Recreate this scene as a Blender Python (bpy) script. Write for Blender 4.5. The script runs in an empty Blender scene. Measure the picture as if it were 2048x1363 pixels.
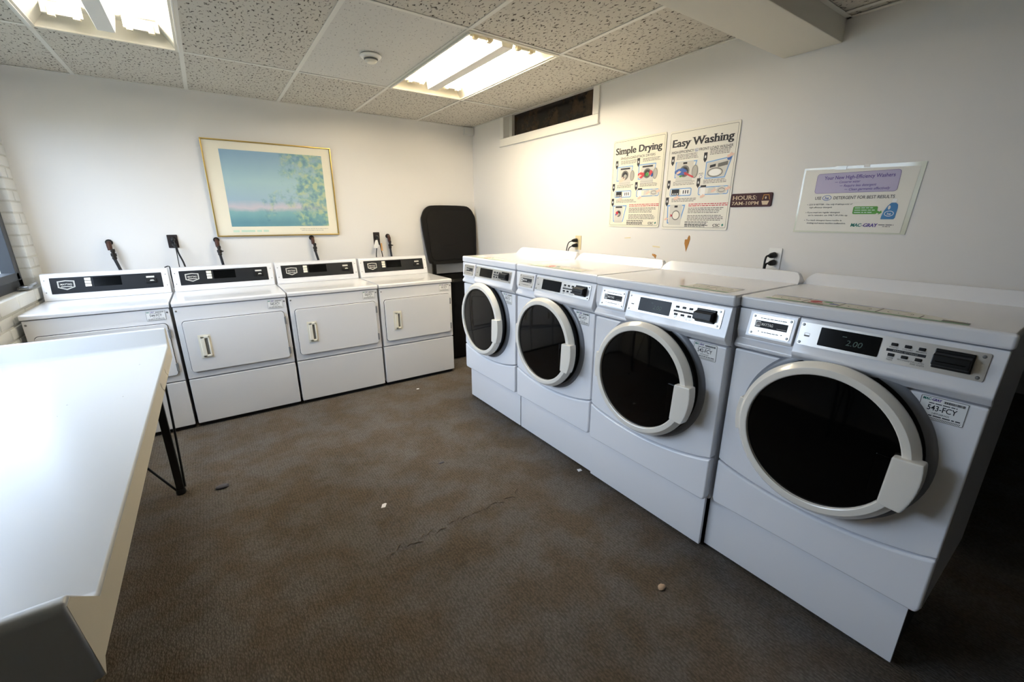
import bpy, bmesh, math, random
from mathutils import Matrix, Vector

random.seed(7)
S = bpy.context.scene
COL = S.collection
R = math.radians

# ------------------------------------------------------------------ camera
cam_d = bpy.data.cameras.new('camera')
cam_d.sensor_width = 36.0
cam_d.lens = 847.94 / 2048 * 36.0
cam_d.shift_x = 1.93 / 2048
cam_d.shift_y = 7.0 / 2048
cam_d.clip_start = 0.02
cam = bpy.data.objects.new('camera', cam_d)
COL.objects.link(cam)
cam.location = (-2.504, -4.3273, 1.4375)
cam.rotation_euler = (R(90 - 16.52), 0, R(-34.80))
S.camera = cam

# ------------------------------------------------------------------ world, daylight, exposure
W = bpy.data.worlds.new('world')
S.world = W
W.use_nodes = True
_n, _l = W.node_tree.nodes, W.node_tree.links
_tc = _n.new('ShaderNodeTexCoord'); _sx = _n.new('ShaderNodeSeparateXYZ'); _cr = _n.new('ShaderNodeValToRGB')
_cr.color_ramp.elements[0].color = (0.47, 0.57, 0.71, 1)      # overcast: horizon a little dimmer than the zenith
_cr.color_ramp.elements[1].color = (0.54, 0.67, 0.85, 1)
_l.new(_tc.outputs['Generated'], _sx.inputs[0]); _l.new(_sx.outputs['Z'], _cr.inputs['Fac']); _l.new(_cr.outputs['Color'], _n['Background'].inputs[0])
_n['Background'].inputs[1].default_value = 6.4
portal_d = bpy.data.lights.new('daylight_portal', 'AREA')
portal_d.shape = 'RECTANGLE'
portal_d.size, portal_d.size_y = 1.1, 2.7
portal_d.cycles.is_portal = True
portal = bpy.data.objects.new('daylight_portal', portal_d)
COL.objects.link(portal)
portal.location = (-3.64, -1.55, 1.55)
portal.rotation_euler = (0, R(-90), R(0))
LAMP_WARM = ((1.0, 0.84, 0.60), 31.0)
LAMP_COOL = ((1.0, 0.95, 0.87), 18.0)
S.view_settings.view_transform = 'Standard'
S.view_settings.look = 'None'
S.view_settings.gamma = 1.0
S.view_settings.use_curve_mapping = False
S.view_settings.exposure = 1.2
S.cycles.use_denoising = True
S.cycles.max_bounces = 10
S.cycles.diffuse_bounces = 6
S.cycles.glossy_bounces = 4
S.cycles.transparent_max_bounces = 8
S.cycles.sample_clamp_indirect = 6.0
S.cycles.caustics_reflective = False
S.cycles.caustics_refractive = False

# ------------------------------------------------------------------ materials
def lin(c):
    if isinstance(c, str):
        c = tuple(int(c[i:i + 2], 16) / 255 for i in (0, 2, 4))
    return tuple((x / 12.92 if x <= 0.04045 else ((x + 0.055) / 1.055) ** 2.4) for x in c) + (1,)

M = {}
def mat(name, col, rough=0.5, metal=0.0, coat=0.0, spec=0.5, emit=None, bump=None):
    m = bpy.data.materials.new(name)
    m.use_nodes = True
    n, l = m.node_tree.nodes, m.node_tree.links
    b = n['Principled BSDF']
    b.inputs['Base Color'].default_value = lin(col) if not isinstance(col, tuple) or len(col) == 3 else col
    b.inputs['Roughness'].default_value = rough
    b.inputs['Metallic'].default_value = metal
    b.inputs['Coat Weight'].default_value = coat
    b.inputs['Coat Roughness'].default_value = 0.06
    b.inputs['Specular IOR Level'].default_value = spec
    if emit:
        b.inputs['Emission Color'].default_value = tuple(emit[0]) + (1,)
        b.inputs['Emission Strength'].default_value = emit[1]
    if bump:
        scale, strength, dist = bump
        tc = n.new('ShaderNodeTexCoord'); no = n.new('ShaderNodeTexNoise'); bu = n.new('ShaderNodeBump')
        no.inputs['Scale'].default_value = scale; no.inputs['Detail'].default_value = 4
        bu.inputs['Strength'].default_value = strength; bu.inputs['Distance'].default_value = dist
        l.new(tc.outputs['Object'], no.inputs['Vector']); l.new(no.outputs['Fac'], bu.inputs['Height'])
        l.new(bu.outputs['Normal'], b.inputs['Normal'])
    M[name] = m
    return m

def nodes(m):
    return m.node_tree.nodes, m.node_tree.links, m.node_tree.nodes['Principled BSDF']

def ramp(n, stops):
    r = n.new('ShaderNodeValToRGB')
    e = r.color_ramp.elements
    while len(e) < len(stops):
        e.new(0.5)
    for q, (p, c) in zip(e, stops):
        q.position = p
        q.color = lin(c) if isinstance(c, str) else (c, c, c, 1)
    return r

mat('wall_paint', 'e6e4e1', 0.55, bump=(60, 0.05, 0.002))
mat('brick_paint', 'dbdcd8', 0.5, bump=(90, 0.35, 0.004))
mat('mortar_paint', 'cdcdc6', 0.8, bump=(120, 0.4, 0.004))
mat('beam_paint', 'dedbd0', 0.6, bump=(60, 0.05, 0.002))
mat('trim_white', 'eceae4', 0.4)
mat('grid_white', 'dfddd5', 0.4)
mat('enamel', 'f0f1f5', 0.15, coat=0.3)
mat('enamel_dryer', 'e4e4e5', 0.28, coat=0.4)
mat('door_ring_white', 'efeae0', 0.22, coat=0.4)
mat('bezel_shade_grey', '7d8189', 0.3)
mat('gasket_black', '1b1c1d', 0.4)
mat('door_glass', '040404', 0.05, spec=0.28)
mat('black_plastic', '0f0f10', 0.4, spec=0.3)
mat('card_reader', '0d0d0c', 0.35, spec=0.3)
mat('panel_charcoal', '191b1f', 0.5, spec=0.25)
mat('display_black', '060708', 0.15, spec=0.15)
mat('digit_green', '2f4a3c', 0.4)
mat('steel', 'c9c5bf', 0.32, metal=0.75, bump=(400, 0.02, 0.0004))
mat('chrome', 'b0b0b0', 0.25, metal=1.0)
mat('screw_grey', '8a8a88', 0.35, metal=0.8)
mat('cream_plastic', 'ebe6d6', 0.4)
mat('ivory_plastic', 'd9c9a0', 0.4)
mat('white_plastic', 'efeeea', 0.35)
mat('pedestal_dark', '1a1a1a', 0.6)
mat('seam_dark', '2a2b2d', 0.6)
mat('hinge_grey', '8e9092', 0.4, metal=0.4)
mat('laminate_white', 'b9bcbe', 0.3)
mat('laminate_warm_lit', 'd9d2bf', 0.45)
mat('leg_black', '0c0c0c', 0.4)
mat('bin_black', '0b0a09', 0.5, spec=0.2, bump=(400, 0.1, 0.001))
mat('cable_black', '0b0b0b', 0.45)
mat('outlet_brown', '2a211f', 0.4)
mat('pipe_copper', '4a3026', 0.5, metal=0.5)
mat('pipe_dark', '2b2622', 0.5, metal=0.5)
mat('hose_black', '14161d', 0.45)
mat('paper_white', 'eeeeee', 0.7)
mat('tag_tan', 'c9965f', 0.7)
mat('frame_gold', 'd8b968', 0.28, metal=0.85)
mat('mat_board', 'ece6d2', 0.6)
mat('poster_cream', 'eae5d2', 0.4)
mat('poster_white', 'e7e4d9', 0.4)
mat('ink_black', '15181f', 0.6)
mat('ink_grey', '6c6a66', 0.6)
mat('ink_light', 'a9a79f', 0.6)
mat('ink_blue', '6c9ed6', 0.5)
mat('ink_deep_blue', '2f5aa8', 0.5)
mat('ink_red', 'c03340', 0.5)
mat('ink_green', '3f8f3a', 0.5)
mat('ink_skin', 'e7c6b4', 0.6)
mat('ink_silver', 'cfcdc5', 0.5)
mat('ink_purple', '4a2f86', 0.5)
mat('ink_teal', '0f7a6c', 0.5)
mat('ink_mint', 'c3dcc8', 0.6)
mat('ink_white', 'f2f2f0', 0.5)
mat('lavender', 'b1a9c6', 0.4)
mat('sign_green', '4f9a2c', 0.45)
mat('bottle_blue', '2f78b0', 0.45)
mat('laminate_clear', 'd4d6c2', 0.15, coat=0.6)
mat('sign_maroon', '3a0e10', 0.45, spec=0.25)
mat('sign_tan', 'cdb797', 0.45)
mat('sticker_green', '55a658', 0.4)
mat('sticker_blue', '5a70b0', 0.4)
mat('sticker_grey', '77746c', 0.5)
mat('sticker_paper', 'f2f0e8', 0.4)
mat('torn_brown', 'a8783f', 0.9)
mat('tape_yellow', 'ded0a8', 0.6)
mat('window_frame_grey', '3a3d41', 0.5, spec=0.3)
mat('stone_tan', 'b39a80', 0.8)
mat('lint_grey', '55555c', 1.0)
mat('reflector_white', 'dcd7c8', 0.45)
mat('socket_cream', 'd8ccb0', 0.5)
mat('tube_warm', 'ffffff', 0.3, emit=LAMP_WARM)
mat('tube_cool', 'ffffff', 0.3, emit=LAMP_COOL)
mat('ground_outside', '6c7060', 0.9)
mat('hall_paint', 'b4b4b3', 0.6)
mat('thread', '6a5d4c', 0.9)

def carpet():
    m = mat('carpet', '5a5248', 0.95, spec=0.15)
    n, l, b = nodes(m)
    tc = n.new('ShaderNodeTexCoord')
    n1 = n.new('ShaderNodeTexNoise'); n1.inputs['Scale'].default_value = 1.6; n1.inputs['Detail'].default_value = 5
    n1.inputs['Roughness'].default_value = 0.6
    r1 = ramp(n, [(0.33, '5e564b'), (0.52, '6d665e'), (0.7, '78726c')])
    n2 = n.new('ShaderNodeTexNoise'); n2.inputs['Scale'].default_value = 5.0; n2.inputs['Detail'].default_value = 6
    r2 = ramp(n, [(0.40, '665745'), (0.60, '75726f')])
    w = n.new('ShaderNodeTexWave'); w.bands_direction = 'X'
    w.inputs['Scale'].default_value = 24; w.inputs['Distortion'].default_value = 1.2; w.inputs['Detail'].default_value = 2
    w.inputs['Detail Scale'].default_value = 3
    v = n.new('ShaderNodeTexVoronoi'); v.inputs['Scale'].default_value = 170
    mp = n.new('ShaderNodeMapping'); mp.inputs['Scale'].default_value = (1.0, 0.55, 1)
    l.new(tc.outputs['Object'], mp.inputs['Vector']); l.new(mp.outputs['Vector'], v.inputs['Vector'])
    for q in (n1, n2, w):
        l.new(tc.outputs['Object'], q.inputs['Vector'])
    l.new(n1.outputs['Fac'], r1.inputs['Fac']); l.new(n2.outputs['Fac'], r2.inputs['Fac'])
    mx = n.new('ShaderNodeMixRGB'); mx.blend_type = 'MIX'; mx.inputs['Fac'].default_value = 0.5
    l.new(r1.outputs['Color'], mx.inputs[1]); l.new(r2.outputs['Color'], mx.inputs[2])
    rv = ramp(n, [(0.0, 1.0), (0.75, 0.45)])
    l.new(v.outputs['Distance'], rv.inputs['Fac'])
    rw = ramp(n, [(0.0, 0.8), (0.6, 1.0)])
    l.new(w.outputs['Fac'], rw.inputs['Fac'])
    m1 = n.new('ShaderNodeMixRGB'); m1.blend_type = 'MULTIPLY'; m1.inputs['Fac'].default_value = 0.75
    l.new(mx.outputs['Color'], m1.inputs[1]); l.new(rv.outputs['Color'], m1.inputs[2])
    m2 = n.new('ShaderNodeMixRGB'); m2.blend_type = 'MULTIPLY'; m2.inputs['Fac'].default_value = 0.8
    l.new(m1.outputs['Color'], m2.inputs[1]); l.new(rw.outputs['Color'], m2.inputs[2])
    l.new(m2.outputs['Color'], b.inputs['Base Color'])
    bu = n.new('ShaderNodeBump'); bu.inputs['Strength'].default_value = 0.6; bu.inputs['Distance'].default_value = 0.004
    bu.invert = True
    l.new(v.outputs['Distance'], bu.inputs['Height']); l.new(bu.outputs['Normal'], b.inputs['Normal'])
carpet()

def tile_mat(name, base, pit, scale, thr):
    m = mat(name, base, 0.9, spec=0.2)
    n, l, b = nodes(m)
    tc = n.new('ShaderNodeTexCoord')
    # fissures: stretched, warped noise thresholded
    wn = n.new('ShaderNodeTexNoise'); wn.inputs['Scale'].default_value = 22
    ad = n.new('ShaderNodeMixRGB'); ad.blend_type = 'ADD'; ad.inputs['Fac'].default_value = 0.03
    mp = n.new('ShaderNodeMapping'); mp.inputs['Scale'].default_value = (scale * 1.6, scale * 0.7, 1)
    no = n.new('ShaderNodeTexNoise'); no.inputs['Scale'].default_value = 1.0; no.inputs['Detail'].default_value = 3
    no.inputs['Roughness'].default_value = 0.55
    rp = ramp(n, [(thr, pit), (thr + 0.045, base)])
    l.new(tc.outputs['Object'], wn.inputs['Vector']); l.new(tc.outputs['Object'], ad.inputs[1]); l.new(wn.outputs['Color'], ad.inputs[2])
    l.new(ad.outputs['Color'], mp.inputs['Vector']); l.new(mp.outputs['Vector'], no.inputs['Vector'])
    l.new(no.outputs['Fac'], rp.inputs['Fac']); l.new(rp.outputs['Color'], b.inputs['Base Color'])
    bu = n.new('ShaderNodeBump'); bu.inputs['Strength'].default_value = 0.5; bu.inputs['Distance'].default_value = 0.004
    r2 = ramp(n, [(thr - 0.02, 0.0), (thr + 0.05, 1.0)])
    l.new(no.outputs['Fac'], r2.inputs['Fac']); l.new(r2.outputs['Color'], bu.inputs['Height']); l.new(bu.outputs['Normal'], b.inputs['Normal'])
tile_mat('tile_fissured', 'cdc8bd', '4f473c', 55, 0.37)
tile_mat('tile_fine', 'd6d4ce', '8f8c86', 70, 0.33)

def glass_clear():
    m = bpy.data.materials.new('window_glass'); m.use_nodes = True
    n, l = m.node_tree.nodes, m.node_tree.links
    n.clear()
    o = n.new('ShaderNodeOutputMaterial'); t = n.new('ShaderNodeBsdfTransparent'); g = n.new('ShaderNodeBsdfGlossy'); x = n.new('ShaderNodeMixShader')
    g.inputs['Roughness'].default_value = 0.02
    x.inputs[0].default_value = 0.05; l.new(t.outputs[0], x.inputs[1]); l.new(g.outputs[0], x.inputs[2]); l.new(x.outputs[0], o.inputs[0])
    M['window_glass'] = m
glass_clear()

def dirty_glass():
    m = mat('dirty_glass', '0b0908', 0.25, spec=0.4)
    n, l, b = nodes(m)
    tc = n.new('ShaderNodeTexCoord'); no = n.new('ShaderNodeTexNoise'); no.inputs['Scale'].default_value = 7; no.inputs['Detail'].default_value = 8
    no.inputs['Roughness'].default_value = 0.75
    r = ramp(n, [(0.42, '0b0a09'), (0.56, '3a2d20'), (0.75, '4a3a2a')])
    l.new(tc.outputs['Object'], no.inputs['Vector']); l.new(no.outputs['Fac'], r.inputs['Fac']); l.new(r.outputs['Color'], b.inputs['Base Color'])
dirty_glass()

def picture_print():
    # a plain stand-in: soft painterly fields of blue, teal and pale green
    m = mat('picture_print', '7fb0bf', 0.6)
    n, l, b = nodes(m)
    tc = n.new('ShaderNodeTexCoord'); sp = n.new('ShaderNodeSeparateXYZ'); l.new(tc.outputs['Object'], sp.inputs[0])
    mr = n.new('ShaderNodeMapRange'); mr.inputs['From Min'].default_value = -0.26; mr.inputs['From Max'].default_value = 0.31
    l.new(sp.outputs['Z'], mr.inputs['Value'])
    wob = n.new('ShaderNodeTexNoise'); wob.inputs['Scale'].default_value = 9; wob.inputs['Detail'].default_value = 6
    l.new(tc.outputs['Object'], wob.inputs['Vector'])
    ma = n.new('ShaderNodeMath'); ma.operation = 'MULTIPLY_ADD'; ma.inputs[1].default_value = 0.10
    l.new(wob.outputs['Fac'], ma.inputs[0]); l.new(mr.outputs['Result'], ma.inputs[2])
    grad = ramp(n, [(0.04, '5f909e'), (0.20, '7fadb3'), (0.26, 'c6c0c8'), (0.36, '9db8c9'), (0.62, 'a3c2c8'), (1.0, '84a6bf')])
    l.new(ma.outputs[0], grad.inputs['Fac'])
    f1 = n.new('ShaderNodeTexNoise'); f1.inputs['Scale'].default_value = 4.2; f1.inputs['Detail'].default_value = 9; f1.inputs['Roughness'].default_value = 0.7
    l.new(tc.outputs['Object'], f1.inputs['Vector'])
    mxr = n.new('ShaderNodeMapRange'); mxr.inputs['From Min'].default_value = -0.25; mxr.inputs['From Max'].default_value = 0.35
    mxr.inputs['To Min'].default_value = -0.14; mxr.inputs['To Max'].default_value = 0.12
    l.new(sp.outputs['X'], mxr.inputs['Value'])
    ad = n.new('ShaderNodeMath'); ad.operation = 'ADD'; l.new(f1.outputs['Fac'], ad.inputs[0]); l.new(mxr.outputs['Result'], ad.inputs[1])
    mask = ramp(n, [(0.50, 0.0), (0.60, 0.75)])
    l.new(ad.outputs[0], mask.inputs['Fac'])
    f2 = n.new('ShaderNodeTexNoise'); f2.inputs['Scale'].default_value = 26; f2.inputs['Detail'].default_value = 8
    l.new(tc.outputs['Object'], f2.inputs['Vector'])
    leaf = ramp(n, [(0.36, '4f7f95'), (0.5, '7fa79a'), (0.62, 'b9c590')])
    l.new(f2.outputs['Fac'], leaf.inputs['Fac'])
    mx = n.new('ShaderNodeMixRGB'); l.new(mask.outputs['Color'], mx.inputs['Fac']); l.new(grad.outputs['Color'], mx.inputs[1]); l.new(leaf.outputs['Color'], mx.inputs[2])
    l.new(mx.outputs['Color'], b.inputs['Base Color'])
    b.inputs['Coat Weight'].default_value = 0.8
    b.inputs['Coat Roughness'].default_value = 0.03
picture_print()

# ------------------------------------------------------------------ mesh helpers
class MB:
    def __init__(self):
        self.bm = bmesh.new()
    def _tr(self, verts, T):
        if T is not None:
            bmesh.ops.transform(self.bm, matrix=T, verts=verts)
    def box(self, x0, x1, y0, y1, z0, z1, bev=0.0, seg=2, T=None):
        r = bmesh.ops.create_cube(self.bm, size=1.0)
        vs = r['verts']
        for v in vs:
            v.co = Vector(((x0 + x1) / 2 + v.co.x * (x1 - x0), (y0 + y1) / 2 + v.co.y * (y1 - y0), (z0 + z1) / 2 + v.co.z * (z1 - z0)))
        if bev > 0:
            es = list({e for v in vs for e in v.link_edges})
            b = bmesh.ops.bevel(self.bm, geom=es, offset=bev, segments=seg, affect='EDGES', profile=0.5)
            vs = list({v for f in b['faces'] for v in f.verts} | {v for v in vs if v.is_valid})
        self._tr(vs, T)
        return self
    def prism(self, pts, a0, a1, axis='y', bev=0.0, seg=2, T=None):
        """extrude polygon pts along axis: 'x' pts=(y,z); 'y' pts=(x,z); 'z' pts=(x,y)"""
        def P(p, a):
            return {'x': (a, p[0], p[1]), 'y': (p[0], a, p[1]), 'z': (p[0], p[1], a)}[axis]
        v0 = [self.bm.verts.new(P(p, a0)) for p in pts]
        v1 = [self.bm.verts.new(P(p, a1)) for p in pts]
        n = len(pts)
        fs = [self.bm.faces.new(v0), self.bm.faces.new(v1[::-1])]
        for i in range(n):
            fs.append(self.bm.faces.new((v0[i], v1[i], v1[(i + 1) % n], v0[(i + 1) % n])))
        bmesh.ops.recalc_face_normals(self.bm, faces=fs)
        vs = v0 + v1
        if bev > 0:
            es = list({e for f in fs for e in f.edges})
            b = bmesh.ops.bevel(self.bm, geom=es, offset=bev, segments=seg, affect='EDGES', profile=0.5, clamp_overlap=True)
            vs = list({v for f in b['faces'] for v in f.verts} | {v for v in vs if v.is_valid})
        self._tr(vs, T)
        return self
    def flat(self, pts, y=0.0, T=None):
        """flat polygon in the x-z plane facing -y"""
        vs = [self.bm.verts.new((p[0], y, p[1])) for p in pts]
        f = self.bm.faces.new(vs)
        f.normal_update()
        if f.normal.y > 0:
            f.normal_flip()
        self._tr(vs, T)
        return self
    def rect(self, x0, x1, z0, z1, y=0.0, T=None):
        return self.flat([(x0, z0), (x1, z0), (x1, z1), (x0, z1)], y, T)
    def outline(self, pts, w, y=0.0, T=None):
        """closed band of width w just inside polygon pts (x-z plane)"""
        n = len(pts)
        cx = sum(p[0] for p in pts) / n; cz = sum(p[1] for p in pts) / n
        inner = []
        for i in range(n):
            a, b, c = Vector(pts[i - 1]), Vector(pts[i]), Vector(pts[(i + 1) % n])
            d1 = (b - a).normalized(); d2 = (c - b).normalized()
            n1 = Vector((-d1.y, d1.x)); n2 = Vector((-d2.y, d2.x))
            if n1.dot(Vector((cx, cz)) - b) < 0: n1 = -n1
            if n2.dot(Vector((cx, cz)) - b) < 0: n2 = -n2
            m = (n1 + n2); m = m / max(0.3, m.dot(n1)) if m.length > 1e-6 else n1
            inner.append(b + m * w)
        o = [self.bm.verts.new((p[0], y, p[1])) for p in pts]
        q = [self.bm.verts.new((p[0], y, p[1])) for p in inner]
        for i in range(n):
            f = self.bm.faces.new((o[i], o[(i + 1) % n], q[(i + 1) % n], q[i])); f.normal_update()
            if f.normal.y > 0: f.normal_flip()
        self._tr(o + q, T)
        return self
    def lathe(self, prof, n=48, axis='y', c=(0, 0, 0), a0=0.0, a1=360.0, T=None):
        """prof = [(r, h)]; revolve round axis through c"""
        full = abs(a1 - a0) >= 359.9
        k = n if full else n + 1
        rings = []
        allv = []
        for r, h in prof:
            if r < 1e-6:
                p = {'y': (c[0], c[1] + h, c[2]), 'z': (c[0], c[1], c[2] + h), 'x': (c[0] + h, c[1], c[2])}[axis]
                v = self.bm.verts.new(p); rings.append([v]); allv.append(v); continue
            ring = []
            for i in range(k):
                t = R(a0 + (a1 - a0) * i / n)
                u, w = r * math.cos(t), r * math.sin(t)
                p = {'y': (c[0] + u, c[1] + h, c[2] + w), 'z': (c[0] + u, c[1] + w, c[2] + h), 'x': (c[0] + h, c[1] + u, c[2] + w)}[axis]
                ring.append(self.bm.verts.new(p))
            rings.append(ring); allv += ring
        fs = []
        for A, B in zip(rings, rings[1:]):
            for i in range(n):
                j = (i + 1) % k if full else i + 1
                if len(A) == 1 and len(B) == 1: continue
                if len(A) == 1: fs.append(self.bm.faces.new((A[0], B[i], B[j])))
                elif len(B) == 1: fs.append(self.bm.faces.new((A[i], B[0], A[j])))
                else: fs.append(self.bm.faces.new((A[i], B[i], B[j], A[j])))
        if not full:
            for i in (0, k - 1):
                try: fs.append(self.bm.faces.new([r[i if len(r) > 1 else 0] for r in rings]))
                except ValueError: pass
        bmesh.ops.recalc_face_normals(self.bm, faces=fs)
        self._tr(allv, T)
        return self
    def tube(self, pts, r, n=10, cap=True):
        pts = [Vector(p) for p in pts]
        rs = r if isinstance(r, (list, tuple)) else [r] * len(pts)
        prev = None; rings = []
        for i, p in enumerate(pts):
            d = (pts[min(i + 1, len(pts) - 1)] - pts[max(i - 1, 0)]).normalized()
            a = prev if prev is not None else (Vector((0, 0, 1)) if abs(d.z) < 0.9 else Vector((1, 0, 0)))
            u = (a - d * a.dot(d)).normalized(); prev = u
            w = d.cross(u)
            rings.append([self.bm.verts.new(p + (u * math.cos(2 * math.pi * k / n) + w * math.sin(2 * math.pi * k / n)) * rs[i]) for k in range(n)])
        fs = []
        for A, B in zip(rings, rings[1:]):
            for k in range(n):
                fs.append(self.bm.faces.new((A[k], A[(k + 1) % n], B[(k + 1) % n], B[k])))
        if cap:
            fs.append(self.bm.faces.new(rings[0][::-1])); fs.append(self.bm.faces.new(rings[-1]))
        bmesh.ops.recalc_face_normals(self.bm, faces=fs)
        return self
    def build(self, name, m, parent=None, smooth=35, loc=None):
        me = bpy.data.meshes.new(name)
        self.bm.to_mesh(me); self.bm.free()
        me.materials.append(M[m] if isinstance(m, str) else m)
        if smooth:
            for p in me.polygons: p.use_smooth = True
            me.set_sharp_from_angle(angle=R(smooth))
        o = bpy.data.objects.new(name, me)
        if smooth:
            wn = o.modifiers.new('weighted_normal', 'WEIGHTED_NORMAL'); wn.keep_sharp = True; wn.weight = 60
        COL.objects.link(o)
        if parent is not None: o.parent = parent
        if loc is not None: o.location = loc
        return o

def rrect(x0, x1, z0, z1, r, n=4):
    pts = []
    for cx, cz, a in ((x1 - r, z1 - r, 0), (x0 + r, z1 - r, 90), (x0 + r, z0 + r, 180), (x1 - r, z0 + r, 270)):
        for i in range(n + 1):
            t = R(a + 90 * i / n)
            pts.append((cx + r * math.cos(t), cz + r * math.sin(t)))
    return pts

def circ(cx, cz, rx, rz=None, n=28, a0=0, a1=360):
    rz = rz or rx
    full = abs(a1 - a0) >= 360
    return [(cx + rx * math.cos(R(a0 + (a1 - a0) * i / n)), cz + rz * math.sin(R(a0 + (a1 - a0) * i / n))) for i in range(n if full else n + 1)]

_tcache = {}
def text_geo(s, bold=0.0, serif=False, res=3):
    key = (s, bold, serif, res)
    if key in _tcache: return _tcache[key]
    cu = bpy.data.curves.new('t', 'FONT'); cu.body = s; cu.size = 1.0; cu.offset = bold; cu.resolution_u = res
    ob = bpy.data.objects.new('t', cu)
    me = bpy.data.meshes.new_from_object(ob)
    vs = [(v.co.x, v.co.y) for v in me.vertices]
    fs = [tuple(p.vertices) for p in me.polygons]
    if serif:
        cnt = {}
        for f in fs:
            for i in range(len(f)):
                a, b = f[i], f[(i + 1) % len(f)]
                cnt.setdefault((min(a, b), max(a, b)), []).append(f)
        extra = []
        for (a, b), ff in cnt.items():
            if len(ff) != 1: continue
            (xa, ya), (xb, yb) = vs[a], vs[b]
            L = abs(xa - xb)
            if abs(ya - yb) > 1e-3 or not (0.06 < L < 0.17) or 0.03 < ya < 0.42: continue
            cy = sum(vs[i][1] for i in ff[0]) / len(ff[0])
            s_ = 1 if cy > ya else -1
            extra.append((min(xa, xb) - 0.065, max(xa, xb) + 0.065, ya, ya + s_ * 0.055))
        for x0, x1, y0, y1 in extra:
            k = len(vs); vs += [(x0, y0), (x1, y0), (x1, y1), (x0, y1)]; fs.append((k, k + 1, k + 2, k + 3))
    bpy.data.objects.remove(ob); bpy.data.curves.remove(cu); bpy.data.meshes.remove(me)
    x0 = min(v[0] for v in vs); x1 = max(v[0] for v in vs)
    vs = [(x - x0, y) for x, y in vs]
    _tcache[key] = (vs, fs, x1 - x0)
    return _tcache[key]

def add_text(mb, s, x, z, h, y, width=None, align='l', bold=0.0, serif=False, rot=0.0, slant=0.0, T=None, res=3):
    """lay text on the x-z plane facing -y; h = cap height; width fits the run"""
    if bold > 0.012:                         # heavy type: overlaid copies keep the counters open
        e = (bold - 0.012) * h / 0.70 * 1.3
        if width: width -= 2 * e
        for q, k in enumerate((-1, 1, 0)):
            add_text(mb, s, x + k * e + (e if align == 'l' else 0), z, h, y - q * 0.00004, width, align, 0.0119, serif, rot, slant, T, res)
        return mb
    vs, fs, w = text_geo(s, bold, serif, res)
    sc = h / 0.70
    sx = width / w if width else sc
    W_ = w * sx
    ox = {'l': 0, 'c': -W_ / 2, 'r': -W_}[align]
    c, sn = math.cos(rot), math.sin(rot)
    nv = []
    for (a, b) in vs:
        px, pz = a * sx + ox + slant * b * sc, b * sc
        nv.append(mb.bm.verts.new((x + px * c - pz * sn, y, z + px * sn + pz * c)))
    for f in fs:
        try:
            q = mb.bm.faces.new([nv[i] for i in f]); q.normal_update()
            if q.normal.y > 0: q.normal_flip()
        except ValueError: pass
    mb._tr(nv, T)
    return mb

def greek(mb, x0, x1, z, h, y, rng, T=None, ragged=True):
    """one line of print too small to read: short dashes"""
    x = x0
    end = x1 - (rng.random() * 0.15 * (x1 - x0) if ragged else 0)
    while x < end:
        w = min(h * (1.2 + 3.5 * rng.random()), end - x)
        if w > h * 0.5: mb.rect(x, x + w, z, z + h * 0.72, y, T)
        x += w + h * 0.6
    return mb

def empty(name, loc=(0, 0, 0), rz=0.0):
    o = bpy.data.objects.new(name, None)
    o.empty_display_size = 0.1
    COL.objects.link(o); o.location = loc; o.rotation_euler = (0, 0, rz)
    return o

def tag(o, label, cat, group=None):
    o['label'] = label; o['category'] = cat
    if group: o['group'] = group
    return o

def struct(o, label=None):
    o['kind'] = 'structure'
    if label: o['label'] = label
    return o

def copy_obj(o, parent):
    c = o.copy(); COL.objects.link(c); c.parent = parent
    return c

def copy_tree(o, parent=None):
    c = o.copy(); COL.objects.link(c)
    if parent is not None: c.parent = parent
    for ch in list(o.children): copy_tree(ch, c)
    return c

# ------------------------------------------------------------------ setting
XL, YF = -3.49, -6.2          # left wall, wall behind the camera
H, HF = 2.36, 2.29            # ceiling heights behind and before the beam
struct(MB().box(XL - 0.2, 3.1, YF - 0.1, 0.1, -0.1, 0.0).build('floor', 'carpet', smooth=0), 'worn grey-brown ribbed carpet')
struct(MB().box(XL - 0.2, 0.12, 0.0, 0.12, 0, 2.6).build('wall_back', 'wall_paint', smooth=0), 'white painted back wall behind the dryers')

WY0, WY1, WZ0 = -0.617, -1.80, 2.175    # transom opening in the right wall
mb = MB()
YE = -4.165
mb.box(0, 0.12, WY0, 0.0, 0, 2.6); mb.box(0, 0.12, YE, WY1, 0, 2.6); mb.box(0, 0.12, WY1, WY0, 0, WZ0); mb.box(0, 0.12, WY1, WY0, H + 0.02, 2.6)
mb.box(0, 0.12, YF, -6.0, 0, 2.6); mb.box(0, 0.12, -6.0, YE, 2.1, 2.6)
wall_right = struct(mb.build('wall_right', 'wall_paint', smooth=0), 'white painted right wall behind the washers')
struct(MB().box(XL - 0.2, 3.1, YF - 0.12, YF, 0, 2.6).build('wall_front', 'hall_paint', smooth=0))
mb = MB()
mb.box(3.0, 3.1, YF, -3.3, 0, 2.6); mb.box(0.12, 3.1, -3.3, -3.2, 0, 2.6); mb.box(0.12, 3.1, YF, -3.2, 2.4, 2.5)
struct(mb.build('wall_hall', 'hall_paint', smooth=0), 'dim grey hallway wall seen past the last washer')

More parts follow.
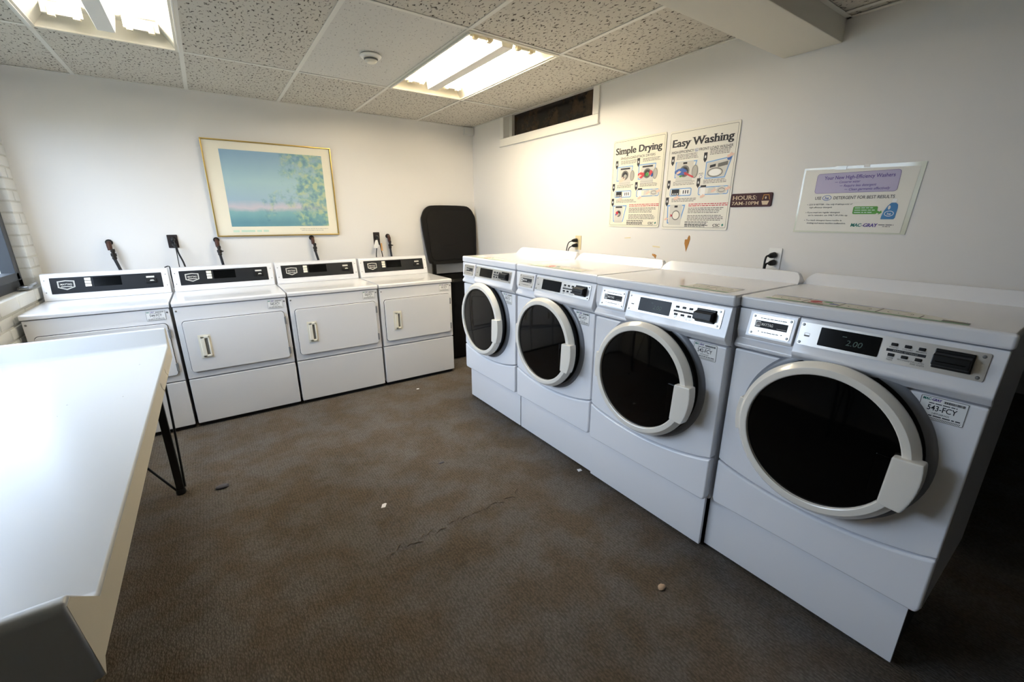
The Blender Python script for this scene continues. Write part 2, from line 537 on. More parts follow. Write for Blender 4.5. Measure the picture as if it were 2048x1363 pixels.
# left wall of painted brick with its window opening
OY0, OY1, OZ0, OZ1 = -0.20, -2.9, 1.0, 2.1
mb = MB()
mx0, mx1 = XL - 0.2, XL - 0.005
mb.box(mx0, mx1, OY0 + 0.004, 0.0, 0, 2.6); mb.box(mx0, mx1, YF, OY1, 0, 2.6); mb.box(mx0, mx1, OY1, OY0 + 0.004, 0, OZ0 - 0.004); mb.box(mx0, mx1, OY1, OY0 + 0.004, OZ1, 2.6)
wall_left = struct(mb.build('wall_left', 'mortar_paint', smooth=0), 'white painted brick wall around the window')
BH, JT, BL = 0.060, 0.010, 0.203
brick_cache = {}
def brick(y0, y1, z0, h=BH, proud=0.0, depth=0.10, name='brick'):
    key = (round(y1 - y0, 4), h, depth)
    if key not in brick_cache:
        o = MB().box(-depth, 0, -(y1 - y0) / 2, (y1 - y0) / 2, 0, h, bev=0.006, seg=2).build(name, 'brick_paint', wall_left)
        brick_cache[key] = o.data
    else:
        o = bpy.data.objects.new(name, brick_cache[key]); COL.objects.link(o); o.parent = wall_left
    o.location = (XL + proud, (y0 + y1) / 2, z0)
zc = 0.50
course = 0
while zc < 2.3:
    top = zc + BH
    if zc >= OZ0 and zc < OZ1 - 0.02:     # beside the window
        if course % 2 == 0:
            brick(-0.20, -0.005, zc, proud=random.uniform(-0.001, 0.002))
        else:
            brick(-0.20, -0.105, zc, proud=random.uniform(-0.001, 0.002)); brick(-0.095, -0.005, zc, proud=random.uniform(-0.001, 0.002))
    elif top <= OZ0 - 0.06:
        y = -0.005 + (0.1 if course % 2 else 0)
        while y > -3.4:
            a, b_ = max(y - BL, -3.4), min(y, -0.005)
            if b_ - a > 0.03: brick(a, b_, zc, proud=random.uniform(-0.001, 0.002))
            y -= BL + JT
    elif zc >= OZ1 - 0.02:
        y = -0.005 + (0.1 if course % 2 else 0)
        while y > -3.4:
            a, b_ = max(y - BL, -3.4), min(y, -0.005)
            if b_ - a > 0.03: brick(a, b_, zc, proud=random.uniform(-0.001, 0.002))
            y -= BL + JT
    zc += BH + JT; course += 1
y = -0.03
while y > -2.8:                           # sill course
    brick(y - 0.30, y, OZ0 - 0.072, h=0.072, proud=0.012, depth=0.13, name='sill_brick'); y -= 0.308

# left window: grey metal frame set back in the brick
w2 = empty('window_2', (XL - 0.087, (OY0 + OY1) / 2, OZ0)); struct(w2, 'dark grey metal window frame in the brick wall')
hw = (OY0 - OY1) / 2
def fr(y0, y1, z0, z1, x0=-0.03, x1=0.03, nm='window_frame'):
    return MB().box(x0, x1, y0, y1, z0, z1, bev=0.004).build(nm, 'window_frame_grey', w2)
fr(hw - 0.075, hw, 0.0, 1.1); fr(-hw, -hw + 0.06, 0.0, 1.1); fr(-hw, hw, 0.0, 0.06, nm='window_rail'); fr(-hw, hw, 1.04, 1.1, nm='window_rail')
fr(hw - 0.135, hw - 0.080, 0.065, 1.035, -0.02, 0.045, 'sash_stile'); fr(hw - 0.9, hw - 0.065, 0.062, 0.11, -0.02, 0.045, 'sash_rail')
fr(-0.02, 0.02, 0.06, 1.04, nm='mullion'); fr(hw - 0.94, hw - 0.90, 0.06, 1.04, nm='mullion')
MB().box(-0.004, 0.002, -hw + 0.06, hw - 0.06, 0.06, 1.04).build('pane', 'window_glass', w2, smooth=0)
MB().box(0.045, 0.10, hw - 0.22, hw - 0.12, 0.012, 0.03, bev=0.005).tube([(0.08, hw - 0.17, 0.02), (0.10, hw - 0.06, 0.035)], 0.009).build('latch', 'chrome', w2)
struct(MB().box(-5.6, -5.3, -12, 8, -0.2, 1.5).build('skylight_blocker', 'ground_outside', smooth=0))  # unseen wall added outside to cut low sky light through the window
struct(MB().box(-30, XL - 0.2, -30, 30, -0.2, -0.1).build('ground_outside', 'ground_outside', smooth=0))

# ------------------------------------------------------------------ ceiling: grid bars and lay-in tiles
T2 = 0.6096
xL, yA = -0.627, -0.916
XS = [0.0] + [xL - T2 * k for k in range(5)] + [XL]
YS = [0.0, yA, yA - 2 * T2, -3.105]
ceil = struct(MB().box(XL - 0.2, 0.12, YF, 0.12, 2.5, 2.6).build('ceiling', 'mortar_paint', smooth=0), 'suspended ceiling of white tiles in a metal grid')
def tile(x0, x1, y0, y1, z, m):
    o = MB().box(x0 + 0.003, x1 - 0.003, y0 + 0.003, y1 - 0.003, 0.0, 0.016, bev=0.002, seg=1).build('ceiling_tile', m, ceil, smooth=0)
    o.location = (0, 0, z)
lights_at = {(1, 1): 'warm', (4, 1): 'cool'}
for i in range(len(XS) - 1):
    for j in range(len(YS) - 1):
        if (i, j) in lights_at: continue
        m = 'tile_fine' if (i, j) in ((2, 1),) else 'tile_fissured'
        tile(XS[i + 1], XS[i], YS[j + 1], YS[j], H + 0.004 + random.uniform(-0.001, 0.001), m)
def bar(x0, x1, y0, y1, z, nm='grid_bar'):
    MB().box(x0, x1, y0, y1, z, z + 0.004, bev=0.001, seg=1).build(nm, 'grid_white', ceil, smooth=0)
BW = 0.012
for x in XS[1:-1]: bar(x - BW, x + BW, -3.105, 0, H)
for y in YS[1:-1]: 
    for i in range(len(XS) - 1):
        bar(XS[i + 1] + (BW if i < 5 else 0), XS[i] - (BW if i else 0), y - BW, y + BW, H)
bar(-0.022, 0, -3.105, 0, H - 0.0005, 'wall_angle'); bar(XL, -0.022, -0.018, 0, H - 0.0005, 'wall_angle')
XSF = [0.0, -0.075, -0.075 - T2, -0.075 - 2 * T2, -0.075 - 3 * T2, -0.075 - 4 * T2, -0.075 - 5 * T2, XL]
YSF = [-3.355, -3.355 - 2 * T2, -3.355 - 4 * T2, YF]
for i in range(len(XSF) - 1):
    for j in range(len(YSF) - 1):
        if XSF[i] - XSF[i + 1] > 0.01: tile(XSF[i + 1], XSF[i], YSF[j + 1], YSF[j], HF + 0.006, 'tile_fissured')
for x in XSF[1:-1]: bar(x - BW, x + BW, YF, -3.355, HF)
for y in YSF[1:-1]: bar(XL, 0, y - BW, y + BW, HF - 0.0005)
bar(-0.022, 0, YF, -3.355, HF - 0.0008, 'wall_angle'); bar(XL, 0, -3.377, -3.355, HF - 0.0008, 'wall_angle')
struct(MB().box(XL, 0, -3.355, -3.105, 2.20, 2.52, bev=0.006).build('ceiling_beam', 'beam_paint'), 'boxed-in white ceiling beam crossing the room')

# transom window in the right wall
w1 = struct(empty('window_1', (0, (WY0 + WY1) / 2, WZ0), R(-90)), 'narrow dark transom window high on the right wall')
h1 = (WY0 - WY1) / 2
hz = H - WZ0
MB().box(-h1 - 0.06, h1 + 0.06, -0.016, 0, -0.06, 0.0, bev=0.003).build('window_casing', 'trim_white', w1)
MB().box(-h1 - 0.06, -h1, -0.016, 0, 0.0005, hz, bev=0.003).build('window_casing', 'trim_white', w1)
MB().box(h1, h1 + 0.06, -0.016, 0, 0.0005, hz, bev=0.003).build('window_casing', 'trim_white', w1)
MB().box(-h1 - 0.068, h1 + 0.068, -0.022, 0, -0.069, -0.061, bev=0.002).build('casing_bead', 'trim_white', w1)
MB().box(-h1, h1, 0.085, 0.10, 0.0, hz + 0.02).build('pane', 'dirty_glass', w1, smooth=0)
MB().box(-h1, -h1 + 0.05, 0.050, 0.083, 0.0, hz + 0.018, bev=0.002).build('window_frame', 'grid_white', w1)

# wear on the right wall
def wall_patch(name, pts, m, x=-0.0012, label=None):
    b = MB()
    v = [b.bm.verts.new((x, p[0], p[1])) for p in pts]
    v2 = [b.bm.verts.new((0.0, p[0], p[1])) for p in pts]
    b.bm.faces.new(v)
    for i in range(len(pts)): b.bm.faces.new((v[i], v2[i], v2[(i + 1) % len(pts)], v[(i + 1) % len(pts)]))
    bmesh.ops.recalc_face_normals(b.bm, faces=b.bm.faces[:])
    o = b.build(name, m, wall_right, smooth=0)
    if label: o['label'] = label
wall_patch('torn_paint', [(-2.688, 1.234), (-2.680, 1.262), (-2.672, 1.285), (-2.672, 1.308), (-2.680, 1.312), (-2.688, 1.309), (-2.692, 1.325), (-2.699, 1.337), (-2.706, 1.330), (-2.709, 1.312), (-2.703, 1.285), (-2.696, 1.262)], 'torn_brown', label='heart-shaped brown tear in the white paint')
wall_patch('torn_paint', [(-2.463, 1.174), (-2.470, 1.198), (-2.462, 1.200), (-2.455, 1.206), (-2.447, 1.202), (-2.440, 1.207), (-2.432, 1.204), (-2.434, 1.194), (-2.440, 1.192), (-2.448, 1.188)], 'torn_brown', label='small ragged brown tear in the white paint')
wall_patch('tape_residue', [(-2.43, 1.252), (-2.49, 1.249), (-2.49, 1.256), (-2.43, 1.260)], 'tape_yellow')
wall_patch('tape_residue', [(-2.18, 1.300), (-2.235, 1.303), (-2.235, 1.310), (-2.18, 1.305)], 'tape_yellow')

# ------------------------------------------------------------------ ceiling lights
def troffer(name, xc, tube_m, tubes, label):
    y0, y1 = yA - 2 * T2, yA
    t = tag(empty(name, (xc, (y0 + y1) / 2, H)), label, 'ceiling light', 'recessed fluorescent ceiling lights')
    hx, hy = T2 / 2 - 0.004, T2 - 0.004
    # housing pan: bottom flange, sloping sides, flat top
    b = MB()
    def ring(ix, iy, z): return [b.bm.verts.new(p) for p in ((-ix, -iy, z), (ix, -iy, z), (ix, iy, z), (-ix, iy, z))]
    rs = [ring(hx, hy, 0.008), ring(hx, hy, -0.004), ring(hx - 0.022, hy - 0.022, -0.004), ring(hx - 0.022, hy - 0.022, 0.004), ring(hx - 0.085, hy - 0.045, 0.085), ]
    for A, B_ in zip(rs, rs[1:]):
        for k in range(4): b.bm.faces.new((A[k], A[(k + 1) % 4], B_[(k + 1) % 4], B_[k]))
    b.bm.faces.new(rs[-1])
    bmesh.ops.recalc_face_normals(b.bm, faces=b.bm.faces[:])
    for f in b.bm.faces: f.normal_flip()
    b.build('housing', 'reflector_white', t, smooth=0)
    MB().prism([(-0.050, 0.084), (-0.036, 0.006), (0.036, 0.006), (0.050, 0.084)], -hy + 0.10, hy - 0.10, 'y', bev=0.003).build('ballast_cover', 'trim_white', t)
    for s in (-1, 1):
        MB().box(s * (hx - 0.006) - 0.004, s * (hx - 0.006) + 0.004, -hy + 0.02, hy - 0.02, -0.010, -0.0045, bev=0.001).build('hinge_rail', 'trim_white', t)
        for yy in (-hy + 0.138, hy - 0.138):
            MB().box(s * 0.15 - 0.075, s * 0.15 + 0.075, yy - 0.008, yy + 0.008, 0.03, 0.083, bev=0.003).build('socket_bar', 'reflector_white', t)
            for x in (s * 0.10, s * 0.19):
                MB().box(x - 0.014, x + 0.014, yy - 0.014, yy + 0.014, 0.020, 0.06, bev=0.004).build('socket', 'socket_cream', t)
    for x in tubes:
        MB().lathe([(0, -hy + 0.150), (0.011, -hy + 0.152), (0.0125, -hy + 0.16), (0.0125, hy - 0.16), (0.011, hy - 0.152), (0, hy - 0.150)], 16, 'y', (x, 0, 0.040)).build('fluorescent_tube', tube_m, t)
    return t
troffer('ceiling_light', xL - T2 / 2, 'tube_warm', (-0.19, -0.10, 0.10, 0.19), 'recessed ceiling light with warm glowing tubes near the transom window')
troffer('ceiling_light', xL - 3.5 * T2, 'tube_cool', (-0.10, 0.10), 'recessed ceiling light with two white tubes, over the window side')

sd = tag(empty('smoke_detector', (-1.54, -1.49, H)), 'small white smoke detector on a ceiling tile beside the warm light', 'smoke detector')
MB().lathe([(0, 0), (0.058, 0), (0.062, -0.006), (0.055, -0.014), (0.042, -0.016), (0, -0.016)], 32, 'z').build('base', 'white_plastic', sd)
MB().lathe([(0, -0.016), (0.040, -0.016), (0.036, -0.030), (0.024, -0.040), (0, -0.041)], 32, 'z').build('sensor_cap', 'cream_plastic', sd)
MB().lathe([(0.0385, -0.018), (0.0405, -0.020), (0.0375, -0.028), (0.0355, -0.027)], 32, 'z').build('vent_slot', 'ink_grey', sd)

jb = tag(empty('junction_box', (-0.058, -0.0, 2.318)), 'small white box high in the wall corner under the ceiling', 'junction box')
MB().box(-0.055, 0.052, -0.045, -0.0, -0.033, 0.037, bev=0.005).build('cover', 'wall_paint', jb)
MB().box(-0.057, 0.054, -0.012, -0.001, -0.036, 0.039, bev=0.003).build('back_plate', 'trim_white', jb)

# ------------------------------------------------------------------ machine number stickers
def sticker(parent, number, x0, x1, z0, z1, y, seed, big=True):
    """white service sticker with dark outline, coloured heading, bar code and number (local x-z plane, faces -y)"""
    rng = random.Random(seed)
    w, h = x1 - x0, z1 - z0
    s = MB().prism(rrect(x0, x1, z0, z1, 0.004), y - 0.0006, y + 0.0006, 'y').build('sticker', 'ink_white', parent)
    s['label'] = 'white service sticker numbered ' + number
    yy = y - 0.0009
    b = MB().outline(rrect(x0 + 0.0008, x1 - 0.0008, z0 + 0.0008, z1 - 0.0008, 0.0035), 0.0012, yy)
    add_text(b, number, x0 + w * 0.5, z0 + h * 0.42, h * 0.22, yy, width=w * 0.62, align='c', bold=0.012)
    x = x0 + w * 0.50                      # bar code
    while x < x0 + w * 0.93:
        q = rng.choice((0.0006, 0.0011, 0.0016)); b.rect(x, x + q, z0 + h * 0.80, z0 + h * 0.90, yy); x += q + rng.choice((0.0005, 0.0009))
    add_text(b, '1-877-264-6622', x0 + w * 0.5, z0 + h * 0.275, h * 0.07, yy, width=w * 0.36, align='c', bold=0.01, res=1)
    greek(b, x0 + w * 0.2, x0 + w * 0.8, z0 + h * 0.70, h * 0.05, yy, rng); greek(b, x0 + w * 0.08, x0 + w * 0.92, z0 + h * 0.17, h * 0.06, yy, rng, ragged=False)
    k = x0 + w * 0.07
    while k < x1 - w * 0.08:
        b.flat([(k, z0 + h * 0.05), (k + 0.0012, z0 + h * 0.05), (k + 0.0035, z0 + h * 0.13), (k + 0.0023, z0 + h * 0.13)], yy); k += 0.0032
    b.build('lettering', 'ink_black', s, smooth=0)
    add_text(MB(), 'MAC', x0 + w * 0.05, z0 + h * 0.82, h * 0.11, yy, width=w * 0.17, bold=0.03, slant=0.12).build('lettering', 'ink_teal', s, smooth=0)
    add_text(MB(), '-GRAY', x0 + w * 0.225, z0 + h * 0.82, h * 0.11, yy, width=w * 0.22, bold=0.03, slant=0.12).build('lettering', 'ink_purple', s, smooth=0)

def screw(parent, x, z, y, r=0.004, T=None, m='screw_grey'):
    b = MB().lathe([(0, -0.0022), (r * 0.7, -0.002), (r, -0.0005), (r, 0.0005)], 10, 'y', (0, 0, 0))
    bmesh.ops.translate(b.bm, vec=(x, y, z), verts=b.bm.verts[:])
    if T is not None: bmesh.ops.transform(b.bm, matrix=T, verts=b.bm.verts[:])
    return b.build('screw', m, parent)

# ------------------------------------------------------------------ dryers
def shield(cx, cz, w, h):
    return [(cx - w / 2, cz + h * 0.38), (cx, cz + h * 0.46), (cx + w / 2, cz + h * 0.38), (cx + w / 2, cz - h * 0.25), (cx, cz - h * 0.5), (cx - w / 2, cz - h * 0.25)]

def make_dryer():
    t = empty('dryer')
    MB().box(-0.334, 0.334, 0.046, 0.68, 0.035, 0.876, bev=0.004).build('cabinet', 'enamel_dryer', t)
    MB().box(-0.325, 0.325, 0.035, 0.66, 0.0, 0.034).build('base', 'pedestal_dark', t, smooth=0)
    MB().box(-0.336, 0.336, 0.008, 0.0455, 0.367, 0.873, bev=0.005).build('front_panel', 'enamel_dryer', t)
    MB().box(-0.336, 0.336, 0.006, 0.0455, 0.030, 0.3595, bev=0.006).build('lower_panel', 'enamel_dryer', t)
    MB().prism(rrect(-0.3070, 0.3110, 0.4125, 0.7775, 0.022), 0.0065, 0.009, 'y').build('door_groove_shade', 'seam_dark', t)  # dark sheet behind the door, painting the shade of the groove round it
    d = MB().prism(rrect(-0.304, 0.308, 0.4155, 0.7745, 0.020, 5), -0.008, 0.0062, 'y', bev=0.003).build('door', 'enamel_dryer', t)
    # recessed pull: frame, cavity and grip
    x0, x1, z0, z1 = -0.224, -0.172, 0.515, 0.662
    h = MB()
    h.box(x0, x0 + 0.024, -0.020, -0.008, z0, z1, bev=0.003); h.box(x1 - 0.010, x1, -0.020, -0.008, z0, z1, bev=0.003)
    h.box(x0, x1, -0.020, -0.008, z1 - 0.014, z1, bev=0.003); h.box(x0, x1, -0.020, -0.008, z0, z0 + 0.014, bev=0.003)
    h.prism([(x0 - 0.012, z0 - 0.01), (x1 + 0.008, z0 - 0.01), (x1 + 0.008, z1 + 0.010), (x0 - 0.012, z1 + 0.010)], -0.0098, -0.0075, 'y')
    hd = h.build('handle', 'cream_plastic', d)
    MB().rect(x0 + 0.024, x1 - 0.010, z0 + 0.014, z1 - 0.014, -0.0102).build('grip_cavity', 'sticker_grey', d, smooth=0)
    for z in (0.470, 0.705):
        MB().box(0.305, 0.318, -0.010, 0.006, z - 0.028, z + 0.028, bev=0.002).build('hinge', 'hinge_grey', t)
    for x in (-0.322, 0.322): screw(t, x, 0.847, 0.0075, 0.006)
    # worktop with a slightly rolled front edge
    MB().prism([(0.0, 0.878), (0.0, 0.899), (0.004, 0.905), (0.012, 0.908), (0.53, 0.908), (0.53, 0.878)], -0.3395, 0.3395, 'x', bev=0.003).build('worktop', 'enamel_dryer', t)
    # console wedge
    cs = MB().prism([(0.512, 0.909), (0.514, 0.925), (0.553, 1.072), (0.558, 1.080), (0.575, 1.084), (0.64, 1.080), (0.66, 0.880), (0.531, 0.880), (0.531, 0.909)], -0.334, 0.334, 'x', bev=0.003).build('console', 'enamel_dryer', t)
    ang = math.atan2(0.039, 0.147)
    T = Matrix.Translation((0, 0.5335, 0.9985)) @ Matrix.Rotation(-ang, 4, 'X')
    cp = MB().prism(rrect(-0.292, 0.295, -0.048, 0.060, 0.003), -0.0015, 0.002, 'y', T=T).build('control_panel', 'panel_charcoal', t)
    b = MB().outline(shield(-0.215, 0.010, 0.085, 0.068), 0.0045, -0.0020, T=T).outline(shield(-0.215, 0.010, 0.072, 0.054), 0.0012, -0.0020, T=T)
    add_text(b, 'MAYTAG', -0.215, 0.008, 0.012, -0.0020, width=0.056, align='c', bold=0.02, T=T)
    b.rect(-0.242, -0.188, -0.004, 0.001, -0.0020, T=T)
    b.build('badge', 'ink_silver', cp, smooth=0)
    MB().rect(-0.078, 0.068, -0.012, 0.052, -0.0020, T=T).build('display', 'display_black', cp, smooth=0)
    for k in range(3):
        MB().box(-0.122, -0.090, -0.0035, -0.0012, -0.009 + k * 0.021, 0.009 + k * 0.021, bev=0.001, seg=1, T=T).build('keypad_button', 'cream_plastic', cp)
    MB().box(0.206, 0.252, -0.0030, -0.0012, 0.026, 0.038, T=T).build('slot_label', 'ink_silver', cp, smooth=0)
    MB().box(0.198, 0.262, -0.009, -0.0012, -0.012, 0.018, bev=0.003, T=T).build('card_slot', 'black_plastic', cp)
    MB().flat([(0.222, 0.001), (0.250, 0.001), (0.244, 0.009), (0.228, 0.009)], -0.0095, T=T).build('slot_highlight', 'ink_silver', cp, smooth=0)
    for x in (-0.317, 0.318):
        for z in (-0.035, 0.045): screw(cs, x, z, -0.0005, 0.0035, T=T)
    return t

DRY = [(-3.124, '544-FCY', 'dryer half hidden behind the white folding table, next to the brick wall'),
       (-2.434, '545-FCY', 'white front-loading dryer second from the brick wall, its door fully in view beside the table'),
       (-1.7455, '546-FCY', 'white front-loading dryer second from the black trash bin'),
       (-1.0565, '547-FCY', 'white front-loading dryer next to the open black trash bin')]
dryer0 = make_dryer()
for i, (x, num, lab) in enumerate(DRY):
    d = dryer0 if i == 0 else copy_tree(dryer0)
    d.location = (x, -0.796, 0)
    DRY[i] = DRY[i] + (d,)
for i, (x, num, lab, d) in enumerate(DRY):
    tag(d, lab, 'dryer', 'row of dryers along the back wall')
    sticker(d, num, 0.212, 0.312, 0.800, 0.864, 0.007, i + 20)

# ------------------------------------------------------------------ washers (local: x along the front, -y towards the room)
ZC = 0.741          # door centre
def arc_pts(r, a0, a1, n, cz=ZC):
    return [(r * math.cos(R(a0 + (a1 - a0) * i / n)), cz + r * math.sin(R(a0 + (a1 - a0) * i / n))) for i in range(n + 1)]

CA = math.atan2(0.0245, 0.108)
TC = Matrix.Translation((0, -0.0158, 1.066)) @ Matrix.Rotation(-CA, 4, 'X')

def make_washer():
    t = empty('washer')
    D = 0.58
    ped = MB().box(-0.336, 0.336, 0.045, 0.062, 0.014, 0.272, bev=0.002).build('pedestal_front', 'enamel', t)
    MB().box(-0.330, 0.330, 0.063, D - 0.03, 0.030, 0.265).build('pedestal_frame', 'pedestal_dark', t, smooth=0)
    for x in (-0.30, 0.30):
        for y in (0.085, D - 0.07):
            MB().lathe([(0, 0), (0.022, 0), (0.022, 0.010), (0.008, 0.014), (0.008, 0.032), (0, 0.032)], 14, 'z', (x, y, 0)).build('levelling_foot', 'hinge_grey', t)
    MB().box(-0.343, 0.343, 0.041, D, 0.266, 1.120, bev=0.004).build('cabinet', 'enamel', t)
    # lower panel with bowed top edge; front panel follows it
    seam = [(-0.345 + 0.690 * i / 20, 0.480 - 0.052 * (1 - ((i - 10) / 10) ** 2) ** 0.9) for i in range(21)]
    MB().prism([(-0.345, 0.294), (-0.337, 0.276), (0.337, 0.276), (0.345, 0.294)] + [(x, z - 0.003) for x, z in seam[::-1]], -0.004, 0.0405, 'y', bev=0.009, seg=3).build('lower_panel', 'enamel', t)
    fp = MB().prism([(x, z + 0.003) for x, z in seam] + [(0.345, 0.962), (-0.345, 0.962)], -0.001, 0.0405, 'y', bev=0.006, seg=3).build('front_panel', 'enamel', t)
    # dished door surround, the recess shading put into its grey
    MB().lathe([(0.2855, -0.0008), (0.2813, -0.007), (0.2730, -0.012), (0.2605, -0.013)], 72, 'y', (0, 0, ZC)).build('door_surround', 'bezel_shade_grey', t)
    MB().lathe([(0.2610, -0.0128), (0.2542, -0.010), (0.2292, -0.010)], 72, 'y', (0, 0, ZC)).build('door_seal', 'gasket_black', t)
    door = empty('door'); door.parent = t
    MB().lathe([(0.2313, -0.012), (0.2480, -0.014), (0.2501, -0.052), (0.2313, -0.056)], 64, 'y', (0, 0, ZC)).build('door_liner', 'gasket_black', door)
    MB().lathe([(0.2230, -0.050), (0.2542, -0.046), (0.2621, -0.051), (0.2631, -0.060), (0.2610, -0.065), (0.2464, -0.0815), (0.2443, -0.0825), (0.2261, -0.083), (0.2230, -0.0815), (0.2209, -0.070)], 80, 'y', (0, 0, ZC)).build('door_ring', 'door_ring_white', door, smooth=24)
    MB().lathe([(0.2225, -0.072), (0.1980, -0.0745), (0.1250, -0.078), (0.0521, -0.0795), (0, -0.080)], 64, 'y', (0, 0, ZC)).build('door_glass', 'door_glass', door)
    # handle block at the right, hinge cover at the left
    hp = arc_pts(0.276, -25, 10.5, 8)
    MB().prism(hp + [(0.200, ZC + 0.046), (0.193, ZC - 0.113)], -0.098, -0.055, 'y', bev=0.006, seg=2).build('handle', 'door_ring_white', door)
    MB().prism(arc_pts(0.272, 166, 194, 6) + arc_pts(0.245, 194, 166, 6), -0.070, -0.030, 'y', bev=0.004).build('hinge_cover', 'door_ring_white', door)
    MB().box(0.160, 0.200, -0.0805, -0.074, ZC - 0.10, ZC + 0.035, bev=0.004).build('handle_recess', 'door_glass', door)
    b = MB()
    rng = random.Random(5)
    for k in range(26):                      # tiny caution print on the surround
        a = 96 - k * 1.35
        if rng.random() < 0.2: continue
        r0 = 0.2685
        w = 0.6
        q = arc_pts(r0, a, a - w, 1) + arc_pts(r0 - (0.003 if k < 16 else 0.006), a - w, a, 1)
        b.flat(q, -0.0115)
    b.build('caution_print', 'ink_black', t, smooth=0)
    # console, its left end stepped back under the detergent drawer
    MB().prism([(0.022, 1.120), (-0.0035, 1.120), (-0.028, 1.012), (-0.031, 1.003), (-0.028, 0.994), (-0.002, 0.969), (0.022, 0.966)], -0.139, 0.3475, 'x', bev=0.004, seg=3).build('console', 'enamel', t)
    MB().prism([(0.022, 1.120), (-0.0035, 1.120), (-0.006, 1.036), (0.004, 1.008), (-0.012, 0.986), (-0.012, 0.977), (-0.002, 0.969), (0.022, 0.966)], -0.3475, -0.140, 'x', bev=0.003, seg=3).build('console_end', 'enamel', t)
    dw = MB().prism([(-0.0085, 1.117), (-0.0110, 1.118), (-0.031, 1.029), (-0.029, 1.020), (-0.010, 1.020)], -0.302, -0.142, 'x', bev=0.004, seg=3).build('detergent_drawer', 'enamel', t)
    T = TC
    pl = MB().prism(rrect(-0.291, -0.152, -0.033, 0.042, 0.005), -0.0085, -0.004, 'y', T=T).build('drawer_plate', 'steel', dw)
    MB().rect(-0.276, -0.166, -0.004, 0.021, -0.0090, T=T).build('name_strip', 'ink_black', pl, smooth=0)
    b = MB()
    b.prism(rrect(-0.274, -0.257, -0.001, 0.0185, 0.003), -0.0094, -0.0090, 'y', T=T)
    add_text(b, 'MAYTAG', -0.254, 0.0045, 0.0095, -0.0095, width=0.040, bold=0.012, serif=True, T=T)
    b.rect(-0.200, -0.168, 0.0005, 0.0015, -0.0095, T=T)
    b.build('lettering', 'ink_white', pl, smooth=0)
    b = MB()
    for k in range(3): b.flat([(-0.271 + k * 0.005, 0.003), (-0.2685 + k * 0.005, 0.003), (-0.2665 + k * 0.004, 0.015), (-0.2695 + k * 0.004, 0.015)], -0.0098, T=T)
    rng = random.Random(3)
    greek(b, -0.262, -0.172, 0.029, 0.0035, -0.0090, rng, T=T, ragged=False); greek(b, -0.248, -0.190, -0.020, 0.0035, -0.0090, rng, T=T, ragged=False)
    for x in (-0.258, -0.180): b.flat([(x - 0.003, -0.016), (x + 0.003, -0.016), (x, -0.020)], -0.0090, T=T)
    b.build('small_print', 'ink_black', pl, smooth=0)
    for x in (-0.283, -0.160):
        for z in (-0.025, 0.034): screw(pl, x, z, -0.0087, 0.0042, T=T)
    mp = MB().prism(rrect(-0.130, 0.318, -0.033, 0.042, 0.005), -0.0028, 0.001, 'y', T=T).build('control_plate', 'steel', t)
    for x, z in ((-0.122, 0.034), (-0.122, -0.025), (0.306, 0.032), (0.306, -0.024)): screw(mp, x, z, -0.003, 0.0045, T=T)
    MB().prism(rrect(-0.069, 0.092, -0.024, 0.035, 0.003), -0.0045, -0.0025, 'y', T=T).build('display', 'display_black', mp)
    b = MB()
    for r in range(2):
        for k in range(3):
            x, z = 0.123 + k * 0.031 - r * 0.001, 0.022 - r * 0.031
            MB().box(x - 0.0075, x + 0.0075, -0.0065, -0.0025, z - 0.0045, z + 0.0045, bev=0.0015, T=T).build('cycle_button', 'black_plastic', mp)
            for q, s in enumerate(([['WHITES'], ['COLORS'], ['BRIGHTS']], [['PERM', 'PRESS'], ['WOOLENS'], ['DELICATES', 'AND KNITS']])[r][k]):
                add_text(b, s, x, z - 0.0105 - q * 0.006, 0.0042, -0.0032, align='c', bold=0.01, T=T, res=1)
    b.outline([(-0.113, -0.004), (-0.097, -0.004), (-0.097, 0.008), (-0.113, 0.008)], 0.0008, -0.0032, T=T)
    b.rect(-0.112, -0.098, -0.003, 0.001, -0.0032, T=T)
    b.build('lettering', 'ink_grey', mp, smooth=0)
    MB().rect(0.108, 0.197, 0.0005, 0.0085, -0.0031, T=T).build('settings_strip', 'ink_black', mp, smooth=0)
    add_text(MB(), 'FABRIC SETTINGS', 0.152, 0.0022, 0.0045, -0.0035, width=0.055, align='c', T=T, res=1).build('lettering', 'ink_light', mp, smooth=0)
    cr = MB().box(0.212, 0.292, -0.010, -0.0025, -0.020, 0.033, bev=0.003, T=T)
    cr.prism([(-0.010, -0.016), (-0.034, -0.012), (-0.034, 0.016), (-0.010, 0.026)], 0.214, 0.290, 'x', bev=0.003, T=T)
    cr.build('card_reader', 'card_reader', mp)
    MB().box(0.222, 0.282, -0.0348, -0.0335, -0.003, -0.0005, T=T).build('card_slot', 'display_black', mp, smooth=0)
    # lid with rolled edge and raised back
    lid = MB().box(-0.3525, 0.3525, -0.006, D + 0.004, 1.1225, 1.166, bev=0.010, seg=4).build('lid', 'enamel', t)
    b = MB()
    n = 10
    prof = [(-0.349, 1.160)] + [(-0.349 + 0.034 * (1 - math.cos(R(90 * i / n))), 1.164 + 0.046 * math.sin(R(90 * i / n))) for i in range(n + 1)]
    prof = prof + [(-x, z) for x, z in prof[::-1]]
    front = [b.bm.verts.new((x, 0.500 + max(0, (z - 1.162)) * 0.85, z)) for x, z in prof]
    mid = [b.bm.verts.new((x, 0.556, z + (0.002 if z > 1.2 else 0))) for x, z in prof]
    back = [b.bm.verts.new((x, D, 1.160 + (z - 1.160) * 0.3)) for x, z in prof]
    for A, B_ in ((front, mid), (mid, back)):
        for i in range(len(A) - 1): b.bm.faces.new((A[i], A[i + 1], B_[i + 1], B_[i]))
    b.bm.faces.new(front); b.bm.faces.new(back)
    bmesh.ops.recalc_face_normals(b.bm, faces=b.bm.faces[:])
